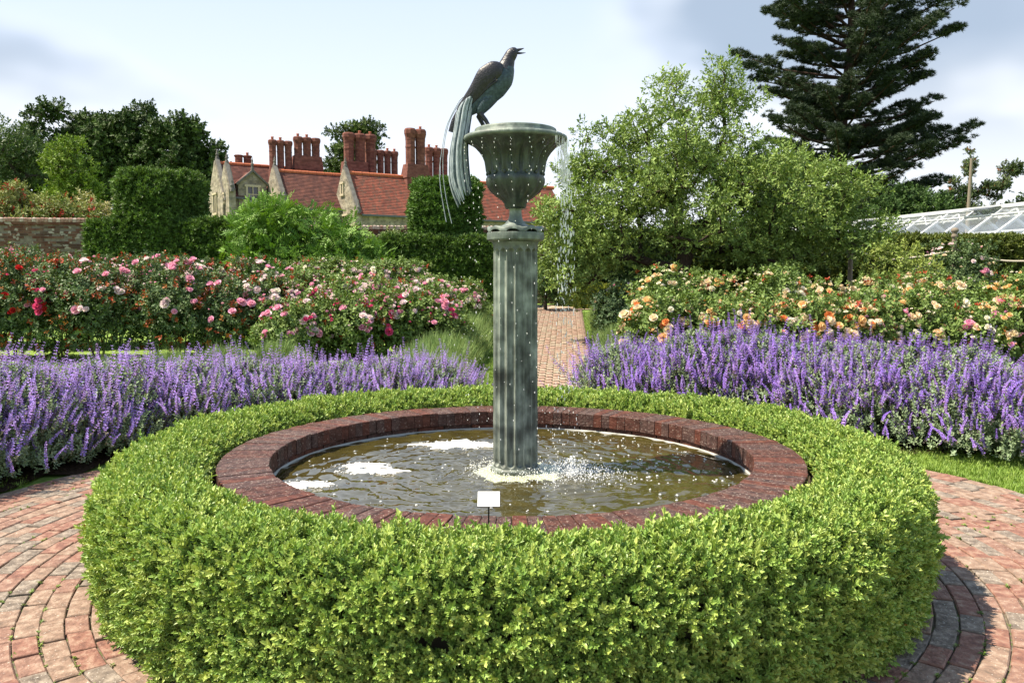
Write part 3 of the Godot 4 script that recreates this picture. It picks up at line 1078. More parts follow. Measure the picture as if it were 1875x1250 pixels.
func build_falling_water() -> void:
	var spout := thing("water_stream", "white stream of water pouring off the urn rim into the pool", "falling water", COLUMN + Vector3(0.3, WATER_Y, 0.0))
	var cl := Cloud.new()
	for k in 520:
		var t := pow(rng.randf(), 1.25)
		var fall := t * 2.1
		var a := rnd(-0.6, 0.5)
		var r := 0.320 + 0.020 * sqrt(t) + rnd(-1, 1) * (0.018 + 0.085 * t)
		var p := Vector3(r * cos(a * (0.75 + 0.3 * t)) - 0.3, 2.1 - fall, r * sin(a * 0.9) + 0.05)
		if rng.randf() < t * 0.6:
			continue
		var s := rnd(0.0016, 0.0038)
		var st := lerpf(5.5, 2.0, t) * rnd(0.7, 1.5)
		cl.add(Basis(Vector3.FORWARD, rnd(-0.15, 0.15)).scaled_local(Vector3(s, s * st, s)), p, Color(0.95, 0.95, 0.94))
	for k in 130:          # the sheet just under the rim
		var a := rnd(-0.5, 0.75)
		var t := pow(rng.randf(), 1.4)
		var p := Vector3((0.322 + rnd(-0.03, 0.02) * t) * cos(a) - 0.3, 2.125 - 0.26 * t, 0.327 * sin(a))
		cl.add(Basis(Vector3.FORWARD, rnd(-0.12, 0.12)).scaled_local(Vector3(0.0016, rnd(0.018, 0.05), 0.0016)), p, Color(0.95, 0.95, 0.94))
	scatter("drop", SP.drop[0], cl, M.drop, spout)
	var spl := Cloud.new()
	for k in 1500:
		var f := rnd(0, TAU)
		var q := absf(rng.randfn(0.0, 0.17))
		var p := Vector3(cos(f) * q * 1.15 + 0.06, pow(rng.randf(), 2.2) * 0.13 * exp(-q * 4.0) + 0.002, sin(f) * q * 0.9 + 0.12)
		var s := rnd(0.0016, 0.0046)
		spl.add(Basis().scaled(Vector3(s, s * rnd(0.7, 1.7), s)), p, Color(0.88, 0.9, 0.9))
	scatter("splash", SP.drop[0], spl, M.drop, spout)
	var drip := thing("water_drip", "thin trickles of drops falling from round the urn rim", "falling water", COLUMN + Vector3(0, WATER_Y, 0))
	var dc := Cloud.new()
	for k in 9:
		var f := PI * (0.12 + 0.8 * k / 8.0) + rnd(-0.05, 0.05)
		var r := 0.318 + rnd(-0.004, 0.006)
		var y := 2.10
		for i in 26:
			y -= rnd(0.006, 0.02) * (1.0 + i * 0.35)
			if y < 0.02:
				break
			var s := rnd(0.0014, 0.0034)
			dc.add(Basis().scaled(Vector3(s, s * rnd(1.0, 2.6), s)), Vector3(r * cos(f) + rnd(-0.006, 0.006) * (1 + i * 0.3), y, r * sin(f) + rnd(-0.006, 0.006)), Color(0.95, 0.95, 0.94))
	for k in 85:          # stray drops flung from the tail and rim
		var f := rnd(0, TAU)
		var r := rnd(0.19, 0.46)
		var s := rnd(0.0016, 0.0034)
		dc.add(Basis().scaled(Vector3(s, s * rnd(1.0, 2.4), s)), Vector3(r * cos(f), rnd(0.02, 1.95), r * sin(f)), Color(0.95, 0.95, 0.94))
	scatter("drop", SP.drop[0], dc, M.drop, drip)
	# churned water round the foot of the column
	var ch := MB.new()
	var rows := []
	var nz := noise(77, 9.0, FastNoiseLite.TYPE_SIMPLEX_SMOOTH, 4)
	for i in 16:
		var t := i / 15.0
		var row := PackedVector3Array()
		for j in 120:
			var f := TAU * j / 120
			var out := 0.30 + 0.06 * nz.get_noise_2d(cos(f) * 0.35, sin(f) * 0.35) + 0.05 * cos(f - 0.8)
			var r := lerpf(0.152, out, t)
			var p := Vector3(r * cos(f), 0, r * sin(f))
			p.y = WATER_Y + 0.004 + (0.016 * absf(nz.get_noise_2d(p.x * 4, p.z * 4)) + 0.002) * (1.0 - t) * (0.15 + t) * 2.2 - 0.012 * pow(t, 6.0)
			row.append(p)
		rows.append(row)
	rows.reverse()
	ch.grid(rows)
	var co := thing("churned_water", "pale green churned froth round the foot of the column", "froth", COLUMN)
	obj("froth", ch.mesh(), M.froth, co)
	var cc := Cloud.new()
	for k in 900:
		var f := rnd(0, TAU)
		var r := 0.16 + 0.17 * pow(rng.randf(), 1.3)
		var s := rnd(0.0016, 0.005)
		cc.add(Basis().scaled(Vector3(s, s, s)), Vector3(r * cos(f), WATER_Y + 0.004 + pow(rng.randf(), 2.5) * 0.05, r * sin(f)), Color(0.85, 0.87, 0.82))
	scatter("drop", SP.drop[0], cc, M.drop, co)


func build_sign() -> void:
	var o := thing("plant_label", "small blank white plate on a thin black stake at the pool edge", "sign", Vector3(-0.1, 0.5, 1.80))
	var st := MB.new()
	st.tube(PackedVector3Array([Vector3(0, -0.42, 0.035), Vector3(0, 0.12, 0.0), Vector3(0, 0.140, -0.004)]), PackedFloat32Array([0.0035, 0.0035, 0.0035]), 8)
	obj("stake", st.mesh(), M.black, o)
	var t := Transform3D(Basis(Vector3.RIGHT, -0.6), Vector3(0, 0.157, -0.004))
	var pl := MB.new()
	pl.box(Vector3(-0.050, -0.036, -0.0015), Vector3(0.050, 0.036, 0.0015), t)
	var plate := obj("plate", pl.mesh(), M.black, o)
	var fc := MB.new()
	fc.box(Vector3(-0.0475, -0.0335, 0.0016), Vector3(0.0475, 0.0335, 0.0026), t)
	obj("card", fc.mesh(), M.white, plate)


# ---------------------------------------------------------------- box ring
func build_box_ring() -> void:
	var o := thing("box_hedge", "low clipped box hedge in a ring round the pool, bright yellow green", "hedge")
	var core := MB.new()
	core.lathe([Vector2(2.26, -0.16), Vector2(2.29, 0.25), Vector2(2.28, 0.42), Vector2(2.22, 0.465), Vector2(2.02, 0.45), Vector2(1.98, 0.42), Vector2(1.98, -0.16)], 96)
	obj("twig_core", core.mesh(), M.twig, o)
	var prof := [Vector2(2.36, -0.14), Vector2(2.415, 0.05), Vector2(2.425, 0.34), Vector2(2.395, 0.47), Vector2(2.35, 0.535), Vector2(2.27, 0.56), Vector2(2.13, 0.563), Vector2(2.01, 0.545), Vector2(1.94, 0.518), Vector2(1.905, 0.475), Vector2(1.90, 0.40)]
	var lens := [0.0]
	for i in prof.size() - 1:
		lens.append(lens[i] + prof[i].distance_to(prof[i + 1]))
	var cl := clouds_for("box_sprig")
	var nz := noise(15, 2.4, FastNoiseLite.TYPE_SIMPLEX_SMOOTH, 3)
	var hole := noise(16, 3.4, FastNoiseLite.TYPE_SIMPLEX_SMOOTH, 2)
	for k in 112000:
		var f := rnd(0, TAU)
		var s := rnd(0, lens[-1])
		var i := 0
		while lens[i + 1] < s:
			i += 1
		var t: float = (s - lens[i]) / (lens[i + 1] - lens[i])
		var q: Vector2 = prof[i].lerp(prof[i + 1], t)
		if rng.randf() > q.x / 2.44:
			continue
		var tan: Vector2 = (prof[i + 1] - prof[i]).normalized()
		var e := Vector3(cos(f), 0, sin(f))
		var nrm := e * tan.y + Vector3.UP * -tan.x
		var p := e * q.x + Vector3.UP * q.y
		var hv := hole.get_noise_3dv(p * 1.7)
		var side := q.y < 0.52 and q.x > 2.2
		var depth := rnd(0.0, 0.075)
		if hv > (0.26 if side else 0.42):
			if rng.randf() < 0.4:
				continue
			depth += 0.05
		p += nrm * (nz.get_noise_3dv(p * 1.3) * 0.05 + nz.get_noise_3dv(p * 4.0) * 0.018 - depth)
		var dir := nrm * 0.85 + Vector3.UP * 0.55 + ball() * 0.55
		var col: Color = BOX_TONES[rng.randi() % 4]
		if rng.randf() < 0.0002:
			col = Color(0.42, 0.14, 0.04)
		var sc := rnd(0.75, 1.15)
		if rng.randf() < 0.03:
			sc = 1.5
		cl[rng.randi() % cl.size()].add(aim(dir, sc), p, col)
	scatter_variants("foliage", "box_sprig", cl, M.leaf_box, o)


# ---------------------------------------------------------------- ground
func sheet(x0: float, x1: float, z0: float, z1: float, step: float, lift: float, inside: Callable) -> ArrayMesh:
	var mb := MB.new()
	var nx := int(ceil((x1 - x0) / step))
	var nz := int(ceil((z1 - z0) / step))
	for i in nx:
		for j in nz:
			var a := x0 + i * step
			var b := z0 + j * step
			if not inside.call(a + step / 2, b + step / 2):
				continue
			var q := func(x: float, z: float) -> Vector3: return Vector3(x, land(x, z) + lift, z)
			mb.quad(q.call(a, b + step), q.call(a + step, b + step), q.call(a + step, b), q.call(a, b))
	return mb.mesh()


func build_ground() -> void:
	var mb := MB.new()
	var zs := [60.0, 8.0, -4.4, -4.8, -5.2, -5.8, -6.6, -9.0, -14.0, -18.9, -30.0, -80.0, -400.0]
	var xs := [-400.0, -60.0, -20.0, 0.0, 20.0, 60.0, 400.0]
	for i in zs.size() - 1:
		for j in xs.size() - 1:
			var q := func(x: float, z: float) -> Vector3: return Vector3(x, land(x, z) - 0.03, z)
			mb.quad(q.call(xs[j], zs[i]), q.call(xs[j + 1], zs[i]), q.call(xs[j + 1], zs[i + 1]), q.call(xs[j], zs[i + 1]))
	struct("ground", mb.mesh(), M.lawn, "mown grass of the walled garden")

	var bed := MB.new()
	var a := PackedVector3Array()
	var b := PackedVector3Array()
	for j in 128:
		var f := TAU * j / 128
		a.append(Vector3(cos(f) * WALK, LOW - 0.016, sin(f) * WALK))
		b.append(Vector3(cos(f) * 1.7, LOW - 0.016, sin(f) * 1.7))
	bed.grid([a, b])
	var walk := struct("brick_path", bed.mesh(), M.joint, "circular walk of worn red bricks round the box hedge")
	var rings := []
	var seen := []
	var r := 2.29
	var ring := 0
	while r < WALK - 0.05:
		var n := int(round(TAU * r / 0.226))
		var off := rnd(0, 1)
		for k in n:
			var f := TAU * (k + off) / n
			var p := Vector3(cos(f) * r, 0, sin(f) * r)
			var d := 5.25 - p.z
			var e := {"f": f + rnd(-0.004, 0.004), "r": r + rnd(-0.004, 0.004), "l": TAU * r / n - rnd(0.006, 0.012), "d": d, "y": rnd(-0.004, 0.004), "k": rng.randi() % 10, "t": Vector3(rnd(-0.012, 0.012), 0, rnd(-0.015, 0.015))}
			if d > 1.8 and absf(p.x / d) < 0.67 and 1.75 / d < 0.57 and r > 2.4 and p.z > -3.4 and absf(p.x) > 1.4:
				seen.append(e)
			else:
				rings.append(e)
		r += 0.1135
		ring += 1
	seen.sort_custom(func(u, v): return u.d < v.d)
	var shapes := {}
	for i in seen.size():
		if i >= 298:
			rings.append(seen[i])
			continue
		var e = seen[i]
		var key := int(e.l * 200) * 10 + int(e.k) % 3
		if not shapes.has(key):
			var sb := MB.new()
			sb.brick(0.1065, e.l * 0.986, e.l * 1.014, 0.03, 0.004 + 0.0016 * (int(e.k) % 3))
			shapes[key] = sb.mesh()
		obj("brick", shapes[key], M["brick_%d" % [0, 0, 0, 1, 1, 1, 2, 2, 3, 3][e.k]], walk, brick_at(e))
	for tone in 4:
		var rest := MB.new()
		for e in rings:
			if [0, 0, 0, 1, 1, 1, 2, 2, 3, 3][e.k] == tone:
				rest.brick(0.1065, e.l * 0.986, e.l * 1.014, 0.03, 0.006, brick_at(e))
		obj("brick_paving", rest.mesh(), M["brick_%d" % tone], walk).set_meta("kind", "stuff")

	# weeds and moss in the joints
	var weed := clouds_for("weed")
	for k in 2400:
		var f := rnd(0, TAU)
		var row := rng.randi() % 18
		var q := 2.29 + 0.1135 * (row + 0.5) + rnd(-0.006, 0.006)
		if noise_weed.get_noise_2d(cos(f) * q * 1.4, sin(f) * q * 1.4) < 0.02:
			continue
		weed[rng.randi() % weed.size()].add(aim(Vector3.UP + ball() * 0.2, rnd(0.35, 0.95)), Vector3(cos(f) * q, LOW - 0.006, sin(f) * q), Color(0.10, 0.17, 0.03).lerp(Color(0.22, 0.29, 0.07), rng.randf()))
	var wo := thing("joint_weed", "small green weeds growing in the joints of the brick walk", "weeds")
	wo.set_meta("kind", "stuff")
	scatter_variants("weed", "weed", weed, M.leaf, wo)

	# the straight path
	var pb := MB.new()
	var far := -18.4
	var pr := []
	for i in 31:
		var z := lerpf(-4.15, far, i / 30.0)
		pr.append(PackedVector3Array([Vector3(path_x(z) - 0.75, land(0, z) - 0.012, z), Vector3(path_x(z) + 0.75, land(0, z) - 0.012, z)]))
	pb.grid(pr, false)
	var path := struct("path", pb.mesh(), M.joint, "straight brick path leading away between the borders")
	for tone in 4:
		var rest := MB.new()
		rng.seed = 900
		var z := -4.5
		while z > far:
			var cols := 12
			for k in cols:
				var pick: int = [0, 0, 1, 1, 1, 2, 3, 3][rng.randi() % 8]
				var dy := rnd(-0.003, 0.003)
				var zz := z - (0.112 if k % 2 else 0.0)
				if pick == tone:
					rest.brick(0.105, 0.213, 0.213, 0.03, 0.006, Transform3D(Basis(Vector3.UP, PATH_LEAN), Vector3(path_x(zz) - 0.7 + (k + 0.5) * 1.4 / cols, land(0, zz) + 0.003 + dy, zz)))
			z -= 0.224
		obj("brick_paving", rest.mesh(), M["path_%d" % [0, 1, 0, 1][tone]], path).set_meta("kind", "stuff")
	for s: float in [-1.0, 1.0]:
		var ed := MB.new()
		var z := -4.5
		while z > far:
			ed.brick(0.06, 0.213, 0.213, 0.05, 0.006, Transform3D(Basis(Vector3.UP, PATH_LEAN), Vector3(path_x(z) + s * 0.735, land(0, z) + 0.012, z)))
			z -= 0.22
		obj("brick_edging", ed.mesh(), M.brick_1, path).set_meta("kind", "stuff")
	# the far walk across the end of the path
	struct("path", sheet(-6.0, 8.0, -20.6, -18.3, 0.35, -0.004, func(x, z): return true), M.gravel, "pale cross walk at the end of the brick path")

	var bare := func(x: float, z: float) -> bool:
		var q := Vector2(x, z).length()
		var side := x - path_x(z)
		return q > WALK + 0.12 and ((side < -1.25 and z < -1.0 - 0.12 * absf(x)) or (side > 1.25 and z < -2.9 - 0.15 * maxf(0.0, x - 4.0))) and (q < 6.7 or side > 0.0)
	struct("flower_bed", sheet(-18.0, 18.0, -17.6, -1.0, 0.3, -0.005, bare), M.soil, "dark bare soil of the rose and catmint borders")

	var edge := clouds_for("grass")
	for k in 36000:
		var p: Vector3
		var pick := rng.randf()
		var z: float
		if pick < 0.42:           # lawn beyond the walk, right of the catmint
			p = Vector3(rnd(3.4, 7.6), 0, rnd(-4.2, 1.2))
			if Vector2(p.x, p.z).length() < WALK + 0.01 or p.z < -3.0 - 0.3 * (p.x - 3.8):
				continue
		elif pick < 0.70:         # strips along the path
			z = rnd(-17.5, -4.3)
			p = Vector3(path_x(z) + (rnd(0.76, 1.3) * (1.0 if rng.randf() < 0.5 else -1.0)), 0, z)
			if Vector2(p.x, p.z).length() < WALK + 0.02:
				continue
		elif pick < 0.74:
			p = Vector3(rnd(-6.2, -4.2), 0, rnd(-1.9, 0.6))
			if Vector2(p.x, p.z).length() < WALK + 0.02:
				continue
		else:                     # grass walk behind the catmint
			var f := rnd(0.0, 1.45)
			var q := rnd(6.6, 8.2)
			p = Vector3(-sin(f) * q, 0, -cos(f) * q)
			if p.x > path_x(p.z) - 0.8:
				continue
		p.y = land(p.x, p.z) - 0.03
		edge[rng.randi() % edge.size()].add(aim(Vector3.UP + ball() * 0.15, rnd(0.7, 1.3)), p, Color(0.14, 0.24, 0.035).lerp(Color(0.26, 0.37, 0.07), rng.randf()))
	var go := thing("grass", "short green lawn grass beside the brick walk and path", "grass")
	go.set_meta("kind", "stuff")
	scatter_variants("grass", "grass", edge, M.leaf, go)


var noise_weed := FastNoiseLite.new()


func brick_at(e: Dictionary) -> Transform3D:
	return Transform3D(Basis(Vector3.UP, -e.f) * Basis.from_euler(e.t), Vector3(cos(e.f) * e.r, LOW + e.y, sin(e.f) * e.r))


# ---------------------------------------------------------------- the house
# local frame: x along the ridges (away and to the side), z towards the garden
func gable_wall(x: float, zc: float, half: float, eave: float, apex: float, thick: float) -> ArrayMesh:
	var mb := MB.new()
	var lo := 0.0
	for s in [x, x + thick]:
		var q := [Vector3(s, lo, zc - half), Vector3(s, lo, zc + half), Vector3(s, eave, zc + half), Vector3(s, apex, zc), Vector3(s, eave, zc - half)]
		if s == x:
			mb.tri(q[0], q[1], q[2]); mb.tri(q[0], q[2], q[4]); mb.tri(q[4], q[2], q[3])
		else:
			mb.tri(q[0], q[2], q[1]); mb.tri(q[0], q[4], q[2]); mb.tri(q[4], q[3], q[2])
	for e in [[Vector2(zc + half, lo), Vector2(zc + half, eave)], [Vector2(zc + half, eave), Vector2(zc, apex)], [Vector2(zc, apex), Vector2(zc - half, eave)], [Vector2(zc - half, eave), Vector2(zc - half, lo)]]:
		var a: Vector2 = e[0]
		var b: Vector2 = e[1]
		mb.quad(Vector3(x, a.y, a.x), Vector3(x + thick, a.y, a.x), Vector3(x + thick, b.y, b.x), Vector3(x, b.y, b.x))
	return mb.mesh()


func bar(a: Vector3, b: Vector3, w: float, h: float, up := Vector3.UP) -> MB:
	var mb := MB.new()
	var t := (b - a).normalized()
	var s := t.cross(up).normalized()
	var u := s.cross(t)
	mb.hexa([a - s * w - u * h, a + s * w - u * h, b + s * w - u * h, b - s * w - u * h, a - s * w + u * h, a + s * w + u * h, b + s * w + u * h, b - s * w + u * h])
	return mb


func finial(h: float, r: float) -> ArrayMesh:
	var mb := MB.new()
	mb.lathe([Vector2(r, 0), Vector2(r, h * 0.2), Vector2(r * 0.55, h * 0.28), Vector2(r * 0.95, h * 0.4), Vector2(r * 0.9, h * 0.48), Vector2(r * 0.4, h * 0.55), Vector2(r * 0.6, h * 0.66), Vector2(r * 0.25, h * 0.8), Vector2(0.004, h)], 8)
	return mb.mesh()


func house_gable(o: Node3D, x: float, zc: float, half: float, eave: float, apex: float, slit: Array) -> void:
	var wall := obj("gable_wall", gable_wall(x, zc, half, eave, apex, 0.35), M.stone, o)
	for s: float in [-1.0, 1.0]:
		obj("gable_coping", bar(Vector3(x + 0.17, eave + 0.02, zc + s * (half + 0.05)), Vector3(x + 0.17, apex + 0.13, zc), 0.10, 0.05, Vector3(1, 0, 0).cross(Vector3(0, apex - eave, -s * half)).normalized() * -s).mesh(), M.stone_grey, wall)
		obj("kneeler", finial(0.75, 0.11), M.stone_grey, wall, Transform3D(Basis(), Vector3(x + 0.15, eave - 0.12, zc + s * (half + 0.06))))
	obj("finial", finial(0.55, 0.09), M.stone_grey, wall, Transform3D(Basis(), Vector3(x + 0.17, apex + 0.12, zc)))
	for q in slit:         # [z, y, half width, half height, lights]
		var mb := MB.new()
		mb.box(Vector3(x - 0.02, q[1] - q[3], zc + q[0] - q[2]), Vector3(x + 0.04, q[1] + q[3], zc + q[0] + q[2]))
		var w := obj("window", mb.mesh(), M.dark_glass, o)
		for e in [[-q[2], q[3], 0.05], [q[2], q[3], 0.05]]:
			var f := MB.new()
			f.box(Vector3(x - 0.07, q[1] - q[3] - 0.06, zc + q[0] + e[0] - 0.05), Vector3(x + 0.03, q[1] + q[3] + 0.06, zc + q[0] + e[0] + 0.05))
			obj("jamb", f.mesh(), M.stone_pale, w)
		for yy in [-1.0, 1.0]:
			var f := MB.new()
			f.box(Vector3(x - 0.09, q[1] + yy * q[3] - 0.05, zc + q[0] - q[2] - 0.12), Vector3(x + 0.028, q[1] + yy * q[3] + 0.06, zc + q[0] + q[2] + 0.12))
			obj("lintel" if yy > 0 else "sill", f.mesh(), M.stone_pale, w)
		for k in int(q[4]) - 1:
			var zz: float = zc + q[0] - q[2] + 2.0 * q[2] * (k + 1) / q[4]
			var f := MB.new()
			f.box(Vector3(x - 0.06, q[1] - q[3], zz - 0.035), Vector3(x + 0.026, q[1] + q[3], zz + 0.035))
			obj("mullion", f.mesh(), M.stone_pale, w)


# a pitched roof from x0 to x1 on a ridge at zc, built of overlapping courses so that its edge lines are stepped
func pitched(o: Node3D, x0: float, x1: float, zc: float, half: float, eave: float, ridge: float, m: Material) -> void:
	var mb := MB.new()
	var n := 26
	for s: float in [-1.0, 1.0]:
		for k in n:
			var t0 := float(k) / n
			var t1 := float(k + 1) / n
			var a := Vector3(0, lerpf(eave, ridge, t0) + 0.03, zc + s * half * (1 - t0))
			var b := Vector3(0, lerpf(eave, ridge, t1), zc + s * half * (1 - t1))
			var u := Vector3(x0, 0, 0)
			var v := Vector3(x1, 0, 0)
			if s > 0:
				mb.quad(a + u, a + v, b + v, b + u)
				mb.quad(a + u - Vector3(0, 0.035, 0), a + v - Vector3(0, 0.035, 0), a + v, a + u)
			else:
				mb.quad(a + v, a + u, b + u, b + v)
				mb.quad(a + v - Vector3(0, 0.035, 0), a + u - Vector3(0, 0.035, 0), a + u, a + v)
	var r := obj("roof", mb.mesh(), m, o)
	var x := x0
	var cap := MB.new()
	cap.tube(PackedVector3Array([Vector3(0, 0, 0), Vector3(0.43, 0, 0)]), PackedFloat32Array([0.11, 0.12]), 8)
	var cm := cap.mesh()
	while x < x1 - 0.2:
		obj("ridge_tile", cm, M.ridge, r, Transform3D(Basis(), Vector3(x, ridge - 0.015, zc)))
		x += 0.45
	obj("gutter", bar(Vector3(x0 + 0.1, eave - 0.02, zc + half + 0.06), Vector3(x1, eave - 0.02, zc + half + 0.06), 0.06, 0.05).mesh(), M.lead, r)


func chimney(o: Node3D, x0: float, x1: float, z: float, base: float, top: float, shafts: int, foot := 0.0) -> void:
	var w := (x1 - x0) / shafts
	var r := w * 0.5
	var st := MB.new()
	var mid := (x0 + x1) / 2
	st.box(Vector3(x0 + 0.04, base - 2.2, z - r * 1.1), Vector3(x1 - 0.04, base + 0.12, z + r * 1.1))
	if foot > 0.0:
		st.hexa([Vector3(x0 - foot, base + 0.12, z + r + foot), Vector3(x1 + foot, base + 0.12, z + r + foot), Vector3(x1 + foot, base + 0.12, z - r - foot), Vector3(x0 - foot, base + 0.12, z - r - foot),
			Vector3(x0, base + 0.9, z + r), Vector3(x1, base + 0.9, z + r), Vector3(x1, base + 0.9, z - r), Vector3(x0, base + 0.9, z - r)])
		st.box(Vector3(x0 - foot + 0.04, base - 2.2, z - r - foot + 0.04), Vector3(x1 + foot - 0.04, base + 0.119, z + r + foot - 0.04))
	var stack := obj("chimney_stack", st.mesh(), M.chimney, o)
	var h := top - base
	for k in shafts:
		var mb := MB.new()
		var a := r * 0.86
		mb.lathe([Vector2(a, 0.0), Vector2(a, h * 0.62), Vector2(a * 1.05, h * 0.63), Vector2(a * 1.05, h * 0.65), Vector2(a, h * 0.68), Vector2(a, h * 0.76), Vector2(a * 1.04, h * 0.78), Vector2(a * 1.04, h * 0.82), Vector2(a * 1.22, h * 0.89), Vector2(a * 1.26, h * 0.895), Vector2(a * 1.26, h * 0.965), Vector2(a * 1.05, h), Vector2(0.01, h)], 8)
		var faces := MB.new()
		for i in range(0, mb.p.size(), 3):      # flat-faced octagon
			faces.tri(mb.p[i], mb.p[i + 2], mb.p[i + 1])
		var sh := obj("chimney_shaft", faces.mesh(), M.chimney, stack, Transform3D(Basis(Vector3.UP, PI / 8), Vector3(x0 + w * (k + 0.5), base, z)))
		var pot := MB.new()
		pot.lathe([Vector2(0.075, h - 0.02), Vector2(0.07, h + 0.12), Vector2(0.085, h + 0.13), Vector2(0.085, h + 0.17), Vector2(0.03, h + 0.17)], 8)
		if (k + shafts) % 3 != 2:
			obj("chimney_pot", pot.mesh(), M.pot, sh)


func build_house() -> void:
	var o := thing("manor_house", "stone manor house with red tiled roofs, pointed gables and tall brick chimneys", "house", Vector3(-9.25, 0.0, -39.75))
	o.rotation.y = deg_to_rad(33)
	# walls
	for q in [[0.3, 14.0, -1.7, 1.7, 4.95], [-3.0, 1.6, -3.7, -0.3, 5.25], [-5.4, -2.4, -6.2, -2.75, 5.9]]:
		var mb := MB.new()
		mb.box(Vector3(q[0], 0.0, q[2]), Vector3(q[1], q[4], q[3]))
		obj("wall", mb.mesh(), M.stone, o)
	pitched(o, 0.25, 14.0, 0.0, 1.85, 4.98, 7.36, M.roof_red)
	pitched(o, -2.95, 1.6, -2.0, 1.85, 5.30, 7.46, M.roof_brown)
	pitched(o, -5.35, -1.4, -4.5, 1.9, 5.95, 7.98, M.roof_brown)
	house_gable(o, 0.05, 0.0, 1.75, 5.15, 7.55, [[0.0, 6.45, 0.14, 0.32, 1], [0.15, 4.65, 0.55, 0.38, 3]])
	house_gable(o, -3.2, -2.0, 1.6, 5.75, 7.6, [[0.1, 5.75, 0.45, 0.36, 2]])
	house_gable(o, -5.62, -4.5, 1.7, 5.9, 8.08, [[0.1, 5.7, 0.35, 0.55, 2]])
	house_gable(o, -5.5, -2.95, 0.95, 6.3, 7.7, [[0.0, 5.9, 0.12, 0.25, 1]])
	# dormer on the far wing
	var dz := -2.68
	var dm := MB.new()
	var q := [Vector3(-4.82, 4.5, dz), Vector3(-3.3, 4.5, dz), Vector3(-3.3, 6.75, dz), Vector3(-4.06, 7.4, dz), Vector3(-4.82, 6.75, dz)]
	dm.tri(q[0], q[1], q[2]); dm.tri(q[0], q[2], q[4]); dm.tri(q[4], q[2], q[3])
	var back := Vector3(0, 0, -1.6)
	dm.quad(q[0] + back, q[0], q[4], q[4] + back)
	dm.quad(q[1], q[1] + back, q[2] + back, q[2])
	var dormer := obj("dormer", dm.mesh(), M.stone, o)
	var dr := MB.new()
	var lift := Vector3(0, 0.05, 0.12)
	dr.quad(q[4] + lift + Vector3(-0.1, -0.08, 0), q[3] + lift, q[3] + back + Vector3(0, 0.05, 0), q[4] + back + Vector3(-0.1, -0.03, 0))
	dr.quad(q[3] + lift, q[2] + lift + Vector3(0.1, -0.08, 0), q[2] + back + Vector3(0.1, -0.03, 0), q[3] + back + Vector3(0, 0.05, 0))
	obj("dormer_roof", dr.mesh(), M.roof_brown, dormer)
	for e in [[q[4] + Vector3(-0.12, -0.08, 0.06), q[3] + Vector3(0, 0.04, 0.06)], [q[3] + Vector3(0, 0.04, 0.06), q[2] + Vector3(0.12, -0.08, 0.06)]]:
		obj("dormer_coping", bar(e[0], e[1], 0.1, 0.05).mesh(), M.stone_grey, dormer)
	obj("dormer_finial", finial(0.8, 0.09), M.stone_grey, dormer, Transform3D(Basis(), q[3] + Vector3(0, 0.03, 0.04)))
	for i in 2:
		for j in 2:
			var wb := MB.new()
			wb.box(Vector3(-4.34 + i * 0.30, 5.75 + j * 0.43, dz - 0.03), Vector3(-4.09 + i * 0.30, 6.13 + j * 0.43, dz + 0.02))
			obj("window_pane", wb.mesh(), M.dark_glass if i + j != 0 else M.pale_glass, dormer)
	for e in [[-4.44, -4.34, 5.7, 6.62], [-4.09, -4.04, 5.7, 6.62], [-3.79, -3.69, 5.7, 6.62], [-4.5, -3.63, 6.56, 6.68], [-4.34, -3.79, 6.13, 6.18], [-4.5, -3.63, 5.62, 5.75]]:
		var wb := MB.new()
		wb.box(Vector3(e[0], e[2], dz - 0.02), Vector3(e[1], e[3], dz + 0.07 + 0.004 * e[2]))
		obj("window_bar", wb.mesh(), M.stone_pale, dormer)
	# chimneys: from, to, z, base, top, shafts, widening at the foot
	chimney(o, -3.05, -1.72, -3.0, 7.5, 9.25, 3)
	chimney(o, -1.64, -0.10, -3.0, 7.6, 9.55, 3, 0.08)
	chimney(o, -4.42, -3.45, -4.9, 7.9, 8.55, 2)
	chimney(o, 1.3, 2.66, -3.0, 7.5, 10.05, 2, 0.06)
	chimney(o, 2.70, 3.42, -3.2, 7.4, 10.1, 1)
	chimney(o, 3.8, 5.7, -5.0, 7.6, 9.55, 4)
	chimney(o, 3.72, 4.98, 0.2, 7.15, 10.05, 2, 0.12)
	chimney(o, 6.40, 7.95, -2.6, 7.2, 9.6, 3)


